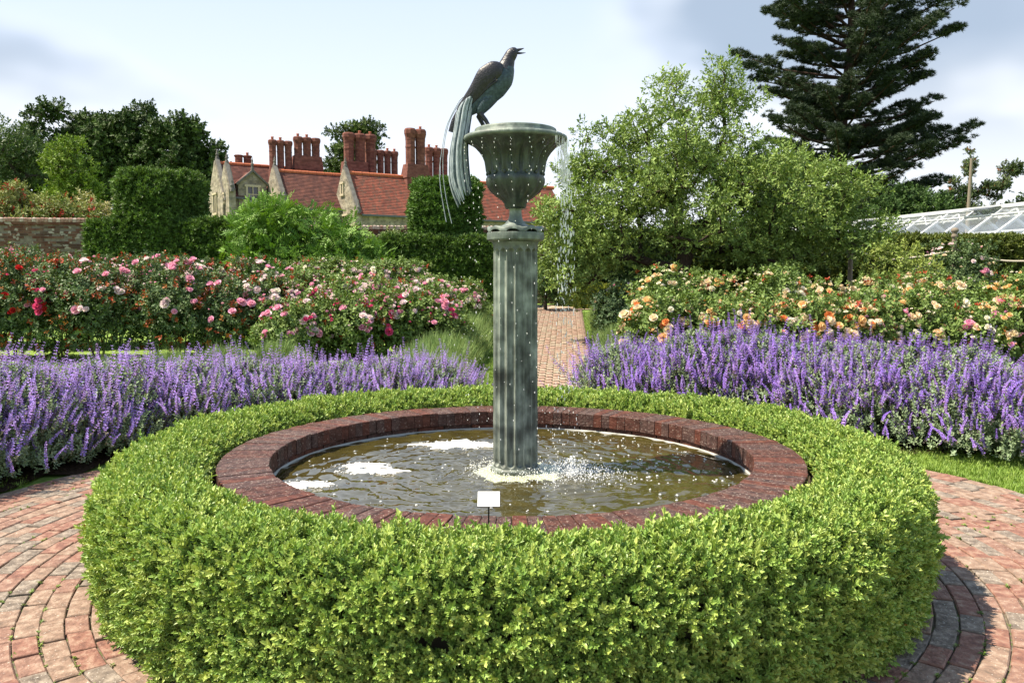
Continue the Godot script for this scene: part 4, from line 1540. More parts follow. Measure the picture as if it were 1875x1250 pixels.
# ---------------------------------------------------------------- walls, glasshouse and posts
func build_wall() -> void:
	for q in [[Vector3(-30.0, 0, -17.65), Vector3(-8.0, 0, -20.4), 3.42, "old brick garden wall with weathered coping behind the red leaved roses"], [Vector3(-8.0, 0, -22.3), Vector3(1.5, 0, -23.0), 3.38, "brick garden wall with red tile coping below the house"]]:
		var a: Vector3 = q[0]
		var b: Vector3 = q[1]
		var o := thing("garden_wall", q[3], "wall", a, "brick walls round the garden")
		o.rotation.y = -atan2(b.z - a.z, b.x - a.x)
		var L := a.distance_to(b)
		var mb := MB.new()
		mb.box(Vector3(0, 0, -0.16), Vector3(L, q[2] - 0.15, 0.16))
		obj("mortar", mb.mesh(), M.mortar, o)
		for tone in 3:
			var bb := MB.new()
			rng.seed = 321
			var row := 0
			var y := 0.75
			while y < float(q[2]) - 0.17:
				var x := 0.02 + (0.115 if row % 2 else 0.0)
				while x < L - 0.22:
					if rng.randi() % 3 == tone:
						bb.box(Vector3(x, y, 0.15), Vector3(x + 0.215, y + 0.066, 0.168 + rnd(0, 0.006)))
					x += 0.226
				y += 0.076
				row += 1
			obj("brick_course", bb.mesh(), M["wall_%d" % tone], o).set_meta("kind", "stuff")
		var x2 := 0.0
		var cap := MB.new()
		cap.brick(0.108, 0.44, 0.44, 0.13, 0.03)
		var cm := cap.mesh()
		while x2 < L:
			obj("coping_brick", cm, M["cope_%d" % (rng.randi() % 2)], o, Transform3D(Basis(), Vector3(x2 + 0.056, float(q[2]) + rnd(-0.006, 0.006), 0)))
			x2 += 0.115
		var crs := MB.new()
		crs.box(Vector3(0, float(q[2]) - 0.21, -0.2), Vector3(L, float(q[2]) - 0.132, 0.2))
		obj("oversailing_course", crs.mesh(), M.wall_0, o)


func build_glasshouse() -> void:
	var a := Vector3(18.2, 0.6, -15.4)
	var dir := Vector3(-2.57, 0, -11.0).normalized()
	var o := thing("glasshouse", "long white framed glasshouse roof showing over the clipped hedge", "glasshouse", a)
	o.rotation.y = atan2(-dir.z, dir.x)           # local x runs along the ridge, away; local z is the garden side (-z local is garden)
	var L := 22.0
	var ridge := 3.36
	var eave := 1.75
	var half := 2.5
	var n := 18
	for s: float in [-1.0, 1.0]:
		for k in n + 1:
			var x := L * k / n
			obj("rafter", bar(Vector3(x, eave, s * half), Vector3(x, ridge, 0), 0.035, 0.05, Vector3(1, 0, 0)).mesh(), M.white_paint, o)
		for k in n:
			var x0 := L * k / n
			var x1 := L * (k + 1) / n
			for j in 2:
				var t0 := j * 0.5
				var t1 := t0 + 0.5
				var mb := MB.new()
				mb.quad(Vector3(x0, lerpf(eave, ridge, t0) + 0.02, s * half * (1 - t0)), Vector3(x1, lerpf(eave, ridge, t0) + 0.02, s * half * (1 - t0)), Vector3(x1, lerpf(eave, ridge, t1) + 0.02, s * half * (1 - t1)), Vector3(x0, lerpf(eave, ridge, t1) + 0.02, s * half * (1 - t1)))
				obj("pane", mb.mesh(), M.glass, o)
		obj("purlin", bar(Vector3(0, lerpf(eave, ridge, 0.5) - 0.05, s * half * 0.5), Vector3(L, lerpf(eave, ridge, 0.5) - 0.05, s * half * 0.5), 0.025, 0.03).mesh(), M.white_paint, o)
		obj("purlin", bar(Vector3(0, lerpf(eave, ridge, 0.82) + 0.07, s * half * 0.18), Vector3(L, lerpf(eave, ridge, 0.82) + 0.07, s * half * 0.18), 0.03, 0.025).mesh(), M.white_paint, o)
		obj("eave_board", bar(Vector3(0, eave, s * half), Vector3(L, eave, s * half), 0.06, 0.07).mesh(), M.white_paint, o)
		var wl := MB.new()
		wl.box(Vector3(0, -0.6, s * half - 0.08), Vector3(L, eave - 0.07, s * half + 0.08))
		obj("wall", wl.mesh(), M.white_paint, o)
	obj("ridge_board", bar(Vector3(0, ridge + 0.07, 0), Vector3(L, ridge + 0.07, 0), 0.09, 0.06).mesh(), M.white_paint, o)
	for k in 26:        # braces under the ridge
		var x := L * k / 26
		obj("brace", bar(Vector3(x, ridge - 0.03, -0.03), Vector3(x + 0.42, ridge - 0.36, -0.3), 0.02, 0.02).mesh(), M.white_paint, o)
		obj("brace", bar(Vector3(x + 0.84, ridge - 0.03, -0.03), Vector3(x + 0.42, ridge - 0.36, -0.3), 0.02, 0.02).mesh(), M.white_paint, o)
	for k: int in [6, 11]:    # vents propped open
		var x0 := L * k / n
		var vm := MB.new()
		vm.quad(Vector3(x0, ridge + 0.09, -0.05), Vector3(x0 + 1.2, ridge + 0.09, -0.05), Vector3(x0 + 1.2, ridge - 0.03, -0.62), Vector3(x0, ridge - 0.03, -0.62))
		obj("vent", vm.mesh(), M.lead, o)
	var fl := MB.new()
	fl.box(Vector3(0, 1.3, -half + 0.2), Vector3(L, 1.35, half - 0.2))
	obj("bench", fl.mesh(), M.bench, o)


func build_ropes() -> void:
	for q in [[9.75, -12.9, 2.72, "wooden post with ball finial rising from the climbing rose on the rope"], [7.35, -12.6, 2.25, "wooden rope post half hidden by the leafy green shrub"]]:
		var p := Vector3(q[0], land(q[0], q[1]), q[1])
		var o := thing("rope_post", q[3], "post", p)
		var h: float = q[2] - p.y
		var mb := MB.new()
		mb.tube(PackedVector3Array([Vector3(0, -0.1, 0), Vector3(0, h - 0.22, 0)]), PackedFloat32Array([0.055, 0.05]), 10)
		obj("shaft", mb.mesh(), M.post, o)
		var fb := MB.new()
		fb.lathe([Vector2(0.05, h - 0.22), Vector2(0.075, h - 0.2), Vector2(0.06, h - 0.15), Vector2(0.04, h - 0.13), Vector2(0.072, h - 0.09), Vector2(0.078, h - 0.05), Vector2(0.05, h - 0.01), Vector2(0.005, h)], 12)
		obj("finial", fb.mesh(), M.post, o)
	for q in [[[7.35, 2.28, -12.6], [8.25, 2.02, -12.75], [9.7, 2.2, -12.9], "slack pale rope swag between the green shrub and the climbing rose"], [[9.8, 2.24, -12.9], [10.9, 1.99, -12.9], [12.6, 2.05, -12.9], "upper pale rope swag in front of the clipped hedge past the climbing rose"], [[9.8, 1.62, -12.9], [11.1, 1.50, -12.9], [12.6, 1.48, -12.9], "lower pale rope swag in front of the clipped hedge past the climbing rose"]]:
		var a := Vector3(q[0][0], q[0][1], q[0][2])
		var o := thing("rope_swag", q[3], "rope", a)
		var mb := MB.new()
		mb.tube(Transform3D(Basis(), -a) * curve(v3([q[0], q[1], q[2]]), 16), spread([0.02, 0.02], 16), 7)
		obj("rope", mb.mesh(), M.rope, o)


# ---------------------------------------------------------------- the pine
func build_pine() -> void:
	var o := thing("pine_tree", "tall dark pine with tiered level branches behind the glasshouse", "tree", Vector3(26.0, 0.7, -59.75))
	var H := 30.0
	var pts := PackedVector3Array()
	var rad := PackedFloat32Array()
	for i in 12:
		pts.append(Vector3(0.25 * sin(i * 1.1), H * i / 11.0, 0.2 * cos(i * 0.8)))
		rad.append(lerpf(0.66, 0.1, i / 11.0))
	var tb := MB.new()
	tb.tube(pts, rad, 10)
	obj("trunk", tb.mesh(), M.bark_red, o)
	var cl := clouds_for("needle")
	var lb := MB.new()
	var y := 5.5
	while y < H + 0.8:
		var t := y / H
		for k in 6:
			var f := rnd(0, TAU)
			var reach := lerpf(8.6, 3.0, pow(t, 3.2)) * rnd(0.6, 1.05)
			var e := Vector3(cos(f), 0, sin(f))
			if e.x > 0.7 and y > 8.5 and y < 12.5:
				reach *= 1.25
			var tilt := lerpf(0.06, 0.42, t) + rnd(-0.04, 0.10)
			var a := Vector3(0, y, 0)
			var b := a + e * reach + Vector3.UP * reach * tilt
			var m := a.lerp(b, 0.55) + Vector3.DOWN * reach * 0.05
			lb.tube(PackedVector3Array([a, m, b]), PackedFloat32Array([0.13, 0.08, 0.03]), 5)
			var side := Vector3(-e.z, 0, e.x)
			for i in int(17 * reach / 6.0) + 4:
				var s := lerpf(0.30, 1.03, pow(rng.randf(), 0.7))
				var c := (a.lerp(m, s / 0.55) if s < 0.55 else m.lerp(b, (s - 0.55) / 0.45)) + side * rnd(-1, 1) * reach * 0.26 * (1.15 - s) + Vector3.UP * rnd(0.05, 0.3)
				var col := Color(0.024, 0.042, 0.022).lerp(Color(0.055, 0.08, 0.042), rng.randf())
				for j in 7:
					cl[rng.randi() % cl.size()].add(aim(Vector3.UP + ball() * 0.4 + e * 0.3, rnd(0.75, 1.25)), c + ball() * 0.5 * Vector3(1, 0.34, 1), col)
		y += 0.78
	obj("branch", lb.mesh(), M.bark_red, o).set_meta("kind", "stuff")
	scatter_variants("crown", "needle", cl, M.leaf_dark, o)


# ---------------------------------------------------------------- everything else that grows
func nth(k: int) -> String:
	return ["first", "second", "third", "fourth", "fifth", "sixth", "seventh", "eighth", "ninth", "tenth", "eleventh", "twelfth", "thirteenth"][k]


func build_borders() -> void:
	rng.seed = 50
	var petal_hue := Color(0.36, 0.26, 0.71)  # own lilac of the flowers, varied at random per spike
	for k in 13:
		var f := deg_to_rad(lerpf(11.5, 74.0, k / 12.0)) + rnd(-0.02, 0.02)
		var q := rnd(5.2, 5.5) - 0.12 * k / 12.0
		catmint(-sin(f) * q, -cos(f) * q, rnd(0.60, 0.72) + 0.08 * k / 12.0, lerpf(0.70, 1.12, k / 12.0) * rnd(0.9, 1.08), "catmint clump in soft purple flower below the pink roses, %s from the straight path" % nth(k), "catmint below the pink roses", petal_hue)
	for k in 11:
		var f := deg_to_rad(lerpf(15.0, 60.0, k / 10.0)) + rnd(-0.02, 0.02)
		var q := lerpf(5.4, 5.7, k / 10.0) + rnd(-0.1, 0.1)
		catmint(sin(f) * q, -cos(f) * q, rnd(0.63, 0.78), rnd(1.08, 1.24) * (0.85 if k < 2 or k > 9 else 1.0), "catmint clump in deep purple flower below the apricot roses, %s from the straight path" % nth(k), "catmint below the apricot roses", Color(0.28, 0.175, 0.66))
	for k in 12:
		var z := lerpf(-6.4, -14.2, k / 11.0)
		lavender(path_x(z) - 1.75 + rnd(-0.05, 0.05), z, 0.52, 0.62, "grey green lavender bush lining the path beside the pink roses, %s from the catmint" % nth(k), "lavender beside the pink roses")
	for k in 10:
		var z := lerpf(-7.2, -15.0, k / 9.0)
		lavender(path_x(z) + 1.5 + rnd(-0.05, 0.05), z, 0.55, 0.66, "grey green lavender bush lining the path beside the apricot roses, %s from the catmint" % nth(k), "lavender beside the apricot roses")
	for k in 7:
		var f := deg_to_rad(lerpf(26.0, 60.0, k / 6.0))
		lavender(-sin(f) * 8.3, -cos(f) * 8.3, 0.42, 0.6, "grassy lavender bush between catmint and red leaved roses, %s from the straight path" % nth(k), "lavender in front of the red leaved roses")

	var pink := [M.petal_pink, M.petal_pink, M.petal_blush]
	var cream := [M.petal_blush, M.petal_cream, M.petal_blush, M.petal_pink]
	var apricot := [M.petal_apricot, M.petal_apricot, M.petal_peach, M.petal_peach, M.petal_cream, M.petal_apricot, M.petal_peach, M.petal_orange]
	var dk := [Color(0.055, 0.10, 0.035), Color(0.14, 0.21, 0.08)]
	var md := [Color(0.085, 0.15, 0.03), Color(0.21, 0.30, 0.08)]
	for k in 8:
		rose(lerpf(-9.7, -4.4, k / 7.0) + rnd(-0.1, 0.1), -9.6 + rnd(-0.25, 0.25), 0.62, rnd(1.36, 1.8), "red_leaved_rose_bush", "tall pink rose bush with dark red young leaves, %s from the low pink roses" % nth(7 - k), "red leaved roses in the near row", ([M.petal_pink, M.petal_scarlet, M.petal_rose] if k < 3 else pink), 15, dk, 0.15, 0.125, 0.04)
	for k in 7:
		rose(lerpf(-10.8, -5.2, k / 6.0) + rnd(-0.1, 0.1), -11.2 + rnd(-0.2, 0.2), 0.62, rnd(1.55, 1.95), "red_leaved_rose_bush", "pale pink rose bush with scarlet shoots before the yew block, %s from the feathery shrub" % nth(6 - k), "red leaved roses in the far row", ([M.petal_pink, M.petal_scarlet, M.petal_rose] if k < 2 else [M.petal_pink, M.petal_blush, M.petal_blush, M.petal_cream, M.petal_blush]), 44, dk, 0.10, 0.12, 0.08)
	for k in 6:
		rose(lerpf(-3.7, -1.35, k / 5.0), -8.55 + rnd(-0.2, 0.2) - 0.12 * k, 0.55, rnd(1.05, 1.2), "pink_rose_bush", "low pink rose bush spilling towards the catmint, %s from the path lavender" % nth(5 - k), "pink roses above the catmint", [M.petal_pink, M.petal_pink, M.petal_blush, M.petal_rose], 26, md, 0.03, 0.115, 0.12)
	for k in 6:
		rose(lerpf(-4.3, -1.5, k / 5.0), -9.9 + rnd(-0.2, 0.2), 0.6, rnd(1.25, 1.42), "pink_rose_bush", "taller pink rose bush crowded with blooms behind the low ones, %s from the path lavender" % nth(5 - k), "pink roses in the second row", [M.petal_pink, M.petal_blush, M.petal_pink, M.petal_blush, M.petal_cream], 48, md, 0.05, 0.125, 0.15)
	for k in 7:
		rose(lerpf(-4.5, -1.15, k / 6.0), -12.6 + rnd(-0.3, 0.3), 0.66, (1.5 if k < 5 else 1.15) * rnd(0.95, 1.05), "blush_rose_bush", "rounded blush white rose bush before the feathery shrub, %s from the path lavender" % nth(6 - k), "blush roses behind the pink ones", cream, 46, md, 0.03, 0.105, 0.1)
	for k in 7:
		rose(lerpf(2.2, 5.1, k / 6.0), -6.7 - 0.1 * absf(k - 3.0) + rnd(-0.2, 0.2), 0.58, rnd(1.15, 1.3), "apricot_rose_bush", "apricot rose bush right behind the deep purple catmint, %s from the path" % nth(k), "apricot roses in the near row", apricot, 30, md, 0.02, 0.125, 0.12)
	for k in 7:
		rose(lerpf(4.9, 8.7, k / 6.0), -6.9 + rnd(-0.3, 0.3), 0.62, rnd(1.15, 1.35), "apricot_rose_bush", "apricot and cream rose bush in the open border, %s from the lawn" % nth(6 - k), "apricot roses at the border end", [M.petal_apricot, M.petal_peach, M.petal_cream, M.petal_peach, M.petal_pink], 30, md, 0.03, 0.115, 0.12)
	for k in 9:
		rose(lerpf(2.7, 9.6, k / 8.0), -8.9 + rnd(-0.3, 0.3), 0.68, rnd(1.35, 1.6), "apricot_rose_bush", "tall apricot rose bush before the spreading tree and hedge, %s from the path" % nth(k), "apricot roses in the far row", [M.petal_apricot, M.petal_peach, M.petal_peach, M.petal_cream, M.petal_cream], 42, md, 0.03, 0.105, 0.12)
	rose(2.75, -11.3, 0.6, 1.2, "magenta_rose_bush", "small rose bush with magenta blooms near the foot of the tree", "", [M.petal_magenta], 12, dk, 0.0, 0.11, 0.15)
	rose(5.3, -10.7, 0.6, 1.55, "white_rose_bush", "rose bush with pale pink and white blooms above the apricot roses", "", [M.petal_blush, M.petal_cream], 13, md, 0.0, 0.14, 0.1)
	for k in 3:
		rose(2.15 + k * 0.5, -10.9 - k * 0.3, 0.55, 1.2, "dusky_rose_bush", "dark leaved rose bush with few salmon pink blooms, %s from the path" % nth(k), "dusky roses by the path", [M.petal_blush, M.petal_pink, M.petal_peach], 6, [Color(0.03, 0.065, 0.025), Color(0.10, 0.16, 0.07)], 0.0, 0.11, 0.1)
	rose(9.75, -12.75, 0.85, 1.95, "climbing_rose", "climbing rose with pale pink blooms wrapped round the rope post", "", [M.petal_blush, M.petal_blush, M.petal_peach, M.petal_pink], 22, dk, 0.0, 0.115, 0.0)

	var o := thing("leafy_shrub", "rounded yellow green shrub standing among the apricot roses below the rope", "shrub", Vector3(7.5, land(0, -10.4), -10.4))
	woody(o, PackedVector3Array([Vector3(0, -0.1, 0), Vector3(0, 0.3, 0), Vector3(0, 0.7, 0)]), 0.05, [[Vector3(0, 1.15, 0), Vector3(0.85, 0.85, 0.6), 30]], 0.22, 34, "tree_sprig", 0.95, Color(0.13, 0.19, 0.035), Color(0.36, 0.42, 0.11), M.leaf, M.bark)

	# the big leafy shrub before the house
	o = thing("feathery_shrub", "broad bright green shrub with feathered leaves in front of the house", "shrub", Vector3(-5.4, 0.6, -16.2))
	woody(o, PackedVector3Array([Vector3(0, -0.1, 0), Vector3(0, 0.4, 0), Vector3(0, 1.0, 0)]), 0.09, [[Vector3(0.0, 1.35, 0), Vector3(1.9, 1.35, 1.0), 85], [Vector3(-0.9, 2.35, 0), Vector3(0.8, 0.55, 0.7), 20], [Vector3(1.2, 1.1, 0.2), Vector3(0.9, 0.9, 0.8), 25]], 0.36, 26, "pinnate", 1.0, Color(0.075, 0.17, 0.022), Color(0.21, 0.36, 0.06), M.leaf, M.bark, "crown", 0.35)
	o = thing("wall_climber", "pale green climber tumbling over the wall beside the yew drum", "climber", Vector3(-3.6, 0.7, -19.6))
	woody(o, PackedVector3Array([Vector3(0, -0.1, 0), Vector3(0, 0.5, 0), Vector3(0, 1.1, 0)]), 0.06, [[Vector3(-0.2, 1.5, -0.6), Vector3(0.9, 1.15, 0.8), 34]], 0.3, 34, "tree_sprig", 1.1, Color(0.12, 0.18, 0.05), Color(0.30, 0.36, 0.14), M.leaf, M.bark)


func build_topiary() -> void:
	var lo := Color(0.040, 0.085, 0.018)
	var hi := Color(0.15, 0.255, 0.055)
	var o := thing("yew_topiary", "clipped yew drum on a broad square block beside the brick wall", "topiary", Vector3(-9.31, 0.7, -17.6))
	clip_box(o, Vector3(0, 1.1, 0), Vector3(2.0, 1.25, 0.95), 420, "yew_sprig", 0.16, lo, hi, M.leaf, M.twig, 0.1)
	clip_drum(o, Vector3(-0.42, 2.3, -0.1), 1.08, 1.40, 420, "yew_sprig", 0.16, lo, hi, M.leaf, M.twig, 0.2)
	o = thing("yew_topiary", "clipped yew drum on a low square block under the hanging bird tail", "topiary", Vector3(-2.0, 0.75, -19.6))
	clip_box(o, Vector3(-0.05, 0.9, 0.2), Vector3(1.75, 1.05, 0.95), 420, "yew_sprig", 0.16, lo, hi, M.leaf, M.twig, 0.1)
	clip_drum(o, Vector3(0.0, 1.85, -0.1), 0.96, 1.86, 420, "yew_sprig", 0.16, Color(0.05, 0.11, 0.02), Color(0.14, 0.26, 0.05), M.leaf, M.twig, 0.2)
	o = thing("clipped_hedge", "long clipped dark hedge between the roses and the glasshouse", "hedge", Vector3(9.7, 0.75, -15.2))
	clip_box(o, Vector3(0, 0.85, 0), Vector3(5.4, 0.93, 0.6), 330, "yew_sprig", 0.15, Color(0.07, 0.10, 0.018), Color(0.16, 0.20, 0.04), M.leaf, M.twig, 0.08, 0.04)
	o = thing("golden_hedge", "low clipped golden green hedge at the far end of the path", "hedge", Vector3(2.75, 0.78, -18.7))
	clip_box(o, Vector3(0, 0.25, 0), Vector3(0.85, 0.32, 0.4), 500, "yew_sprig", 0.1, Color(0.14, 0.19, 0.02), Color(0.30, 0.33, 0.05), M.leaf, M.twig, 0.06, -0.1)
	o = thing("dark_shrub", "glossy dark green shrub at the corner where the path ends", "shrub", Vector3(0.95, 0.76, -18.0))
	woody(o, PackedVector3Array([Vector3(0, -0.1, 0), Vector3(0, 0.3, 0), Vector3(0, 0.6, 0)]), 0.05, [[Vector3(0, 0.65, 0), Vector3(0.62, 0.55, 0.45), 18]], 0.22, 36, "tree_sprig", 0.9, Color(0.03, 0.075, 0.02), Color(0.11, 0.18, 0.05), M.leaf, M.bark)
	o = thing("purple_shrub", "dark purple leaved shrub behind the glossy one at the path end", "shrub", Vector3(1.0, 0.78, -20.2))
	woody(o, PackedVector3Array([Vector3(0, -0.1, 0), Vector3(0, 0.4, 0), Vector3(0, 0.9, 0)]), 0.06, [[Vector3(0, 1.2, 0), Vector3(0.65, 0.9, 0.5), 20]], 0.26, 34, "tree_sprig", 1.0, Color(0.03, 0.012, 0.018), Color(0.10, 0.05, 0.06), M.leaf, M.bark)
	o = thing("backing_hedge", "loose dark green hedge in the shade behind the spreading tree", "hedge", Vector3(4.6, 0.78, -19.6))
	clip_box(o, Vector3(0, 0.95, 0), Vector3(3.1, 1.15, 0.5), 300, "yew_sprig", 0.18, Color(0.035, 0.065, 0.02), Color(0.10, 0.16, 0.045), M.leaf, M.twig, 0.3, 0.0, 0.4)


func tree(called: String, label: String, p: Vector3, trunk_h: float, trunk_r: float, blobs: Array, clump: float, per: int, kind: String, size: float, lo: Color, hi: Color, m: Material, group := "", odd := Color(0, 0, 0), share := 0.0) -> void:
	var o := thing(called, label, "tree", p, group)
	var t := PackedVector3Array()
	for i in 5:
		t.append(Vector3(sin(i * 1.3 + p.x) * trunk_r * 0.5, trunk_h * i / 4.0 - 0.1, cos(i * 1.7) * trunk_r * 0.5))
	woody(o, t, trunk_r, blobs, clump, per, kind, size, lo, hi, m, M.bark, "crown", 0.45, odd, share)


func build_trees() -> void:
	rng.seed = 77
	var o := thing("spreading_tree", "old spreading fruit tree with low dark limbs and light green leaves", "tree", Vector3(3.5, 0.38, -11.75))
	var t := PackedVector3Array([Vector3(0.05, -0.1, 0), Vector3(-0.02, 0.5, 0.03), Vector3(0.06, 1.0, 0), Vector3(-0.02, 1.35, 0.0), Vector3(0.12, 1.75, -0.05)])
	woody(o, t, 0.19, [[Vector3(0.5, 2.9, -0.2), Vector3(3.1, 1.3, 2.2), 112], [Vector3(0.3, 3.8, 0), Vector3(1.9, 1.1, 1.4), 42], [Vector3(-1.5, 2.3, 0.0), Vector3(1.5, 0.8, 1.3), 30], [Vector3(2.6, 2.1, 0.0), Vector3(1.6, 0.65, 1.2), 32],
		[Vector3(0.95, 4.85, 0), Vector3(0.5, 0.7, 0.4), 10], [Vector3(-1.3, 4.0, 0), Vector3(0.7, 0.5, 0.5), 6], [Vector3(-1.9, 3.4, 0), Vector3(0.7, 0.3, 0.5), 5], [Vector3(-0.3, 4.8, 0.1), Vector3(0.25, 0.5, 0.3), 4], [Vector3(3.1, 3.1, 0), Vector3(0.8, 0.5, 0.7), 10], [Vector3(-2.35, 2.0, 0.2), Vector3(0.75, 0.95, 0.8), 16], [Vector3(-2.3, 1.2, 0.3), Vector3(0.5, 0.5, 0.5), 8]], 0.34, 40, "tree_sprig", 1.22, Color(0.115, 0.185, 0.04), Color(0.30, 0.40, 0.11), M.leaf, M.bark_dark, "crown", 0.3)

	var olo := Color(0.030, 0.058, 0.016)
	var ohi := Color(0.075, 0.125, 0.03)
	tree("oak_tree", "broad dark oak with a domed crown beyond the brick wall", Vector3(-38.0, 0.7, -65), 6.0, 0.45, [[Vector3(0, 9.5, 0), Vector3(5.0, 5.6, 4.0), 70]], 1.0, 70, "oak_sprig", 1.0, olo, ohi, M.leaf_dark, "dark oaks beyond the wall")
	tree("oak_tree", "tall dark oak with sky showing through its trunk beside the domed one", Vector3(-32.3, 0.7, -66), 6.0, 0.45, [[Vector3(0, 11.2, 0), Vector3(3.2, 4.2, 3.0), 44], [Vector3(0.5, 6.0, 0), Vector3(2.4, 2.6, 2.0), 12]], 0.95, 70, "oak_sprig", 1.0, olo, ohi, M.leaf_dark, "dark oaks beyond the wall")
	tree("oak_tree", "dark oak with a ragged outreaching bough next to the house gable", Vector3(-28.6, 0.7, -64), 5.0, 0.4, [[Vector3(0, 9.0, 0), Vector3(2.6, 4.6, 2.6), 40], [Vector3(1.4, 12.8, 0), Vector3(0.9, 1.6, 0.9), 8], [Vector3(3.2, 10.2, 0), Vector3(1.1, 1.6, 1.0), 10], [Vector3(1.2, 4.6, 0), Vector3(2.8, 2.6, 2.0), 30]], 0.9, 70, "oak_sprig", 1.0, olo, ohi, M.leaf_dark, "dark oaks beyond the wall")
	tree("ash_tree", "mid green tree with airy drooping leaves at the end of the brick wall", Vector3(-22.6, 0.7, -32), 3.0, 0.25, [[Vector3(-0.6, 4.9, 0), Vector3(2.5, 3.0, 2.0), 70], [Vector3(0.2, 2.6, 0), Vector3(1.8, 1.5, 1.2), 20]], 0.55, 44, "tree_sprig", 2.2, Color(0.03, 0.065, 0.018), Color(0.11, 0.17, 0.05), M.leaf)
	tree("maple_tree", "small lime green tree above the red flowering shrub on the wall", Vector3(-19.0, 0.7, -30.5), 3.0, 0.15, [[Vector3(0, 5.0, 0), Vector3(1.0, 1.7, 0.9), 40]], 0.4, 40, "tree_sprig", 2.0, Color(0.09, 0.17, 0.018), Color(0.24, 0.33, 0.045), M.leaf)
	tree("flowering_shrub", "pale leaved shrub with sprays of red flowers over the brick wall", Vector3(-18.3, 0.7, -25.5), 2.0, 0.12, [[Vector3(0.0, 3.0, 0), Vector3(2.7, 1.25, 1.0), 90]], 0.36, 40, "tree_sprig", 1.7, Color(0.10, 0.13, 0.03), Color(0.36, 0.38, 0.14), M.leaf, "", Color(0.40, 0.035, 0.03), 0.09)
	tree("plume_shrub", "cream plumed shrub peeping out behind the yew drum", Vector3(-15.9, 0.7, -26.5), 2.0, 0.1, [[Vector3(0.3, 3.3, 0), Vector3(1.3, 1.15, 0.8), 34]], 0.34, 34, "tree_sprig", 1.7, Color(0.16, 0.19, 0.05), Color(0.42, 0.40, 0.2), M.leaf, "", Color(0.62, 0.55, 0.33), 0.3)
	tree("lime_tree", "loose green tree rising behind the manor chimneys", Vector3(-14.6, 0.7, -70), 6.0, 0.35, [[Vector3(0, 11.0, 0), Vector3(2.6, 4.0, 2.0), 34], [Vector3(1.2, 13.6, 0), Vector3(1.5, 1.2, 1.0), 12], [Vector3(-2.4, 9.4, 0), Vector3(1.3, 1.8, 1.0), 10]], 0.8, 42, "oak_sprig", 0.8, Color(0.03, 0.055, 0.014), Color(0.10, 0.15, 0.035), M.leaf_dark)
	tree("holm_oak", "dense dark round tree between the pine and the glasshouse", Vector3(24.0, 0.7, -44), 2.5, 0.3, [[Vector3(0, 3.4, 0), Vector3(3.8, 3.0, 2.4), 110], [Vector3(-4.5, 2.6, 0), Vector3(2.5, 2.2, 2.0), 50]], 0.7, 50, "oak_sprig", 0.62, Color(0.028, 0.062, 0.016), Color(0.07, 0.125, 0.03), M.leaf_dark)
	tree("whippy_tree", "thin leaning tree with long leafy whips above the glasshouse", Vector3(27.6, 0.7, -44), 4.0, 0.16, [[Vector3(0.5, 4.2, 0), Vector3(3.6, 1.8, 1.5), 90], [Vector3(-0.6, 6.2, 0), Vector3(0.9, 0.9, 0.4), 16], [Vector3(1.1, 6.4, 0), Vector3(1.0, 0.45, 0.5), 12], [Vector3(2.2, 7.3, 0), Vector3(0.8, 0.35, 0.3), 10], [Vector3(-0.5, 7.6, 0), Vector3(0.25, 0.9, 0.3), 9]], 0.26, 26, "oak_sprig", 0.36, Color(0.05, 0.085, 0.03), Color(0.15, 0.19, 0.08), M.leaf_dark, "", Color(0.20, 0.09, 0.03), 0.05)
	tree("far_tree", "green tree on the skyline past the end of the glasshouse", Vector3(36.0, 0.7, -52), 3.0, 0.25, [[Vector3(0, 3.6, 0), Vector3(5.5, 2.6, 3.0), 90]], 0.8, 40, "oak_sprig", 0.7, Color(0.03, 0.06, 0.02), Color(0.10, 0.15, 0.05), M.leaf_dark)
	tree("far_tree", "dark green trees' edge low behind the fruit tree and glasshouse end", Vector3(16.5, 0.7, -46), 2.5, 0.25, [[Vector3(0, 2.6, 0), Vector3(5.5, 2.4, 2.5), 90]], 0.8, 40, "oak_sprig", 0.65, Color(0.02, 0.045, 0.012), Color(0.07, 0.12, 0.03), M.leaf_dark)

	var po := thing("bare_pole", "tall bare grey wooden pole rising behind the glasshouse roof", "pole", Vector3(23.3, 0.7, -37.0))
	var pm := MB.new()
	pm.tube(PackedVector3Array([Vector3(0, -0.2, 0), Vector3(0.02, 3.4, 0), Vector3(0.1, 7.0, 0)]), PackedFloat32Array([0.12, 0.10, 0.07]), 9)
	obj("shaft", pm.mesh(), M.post, po)


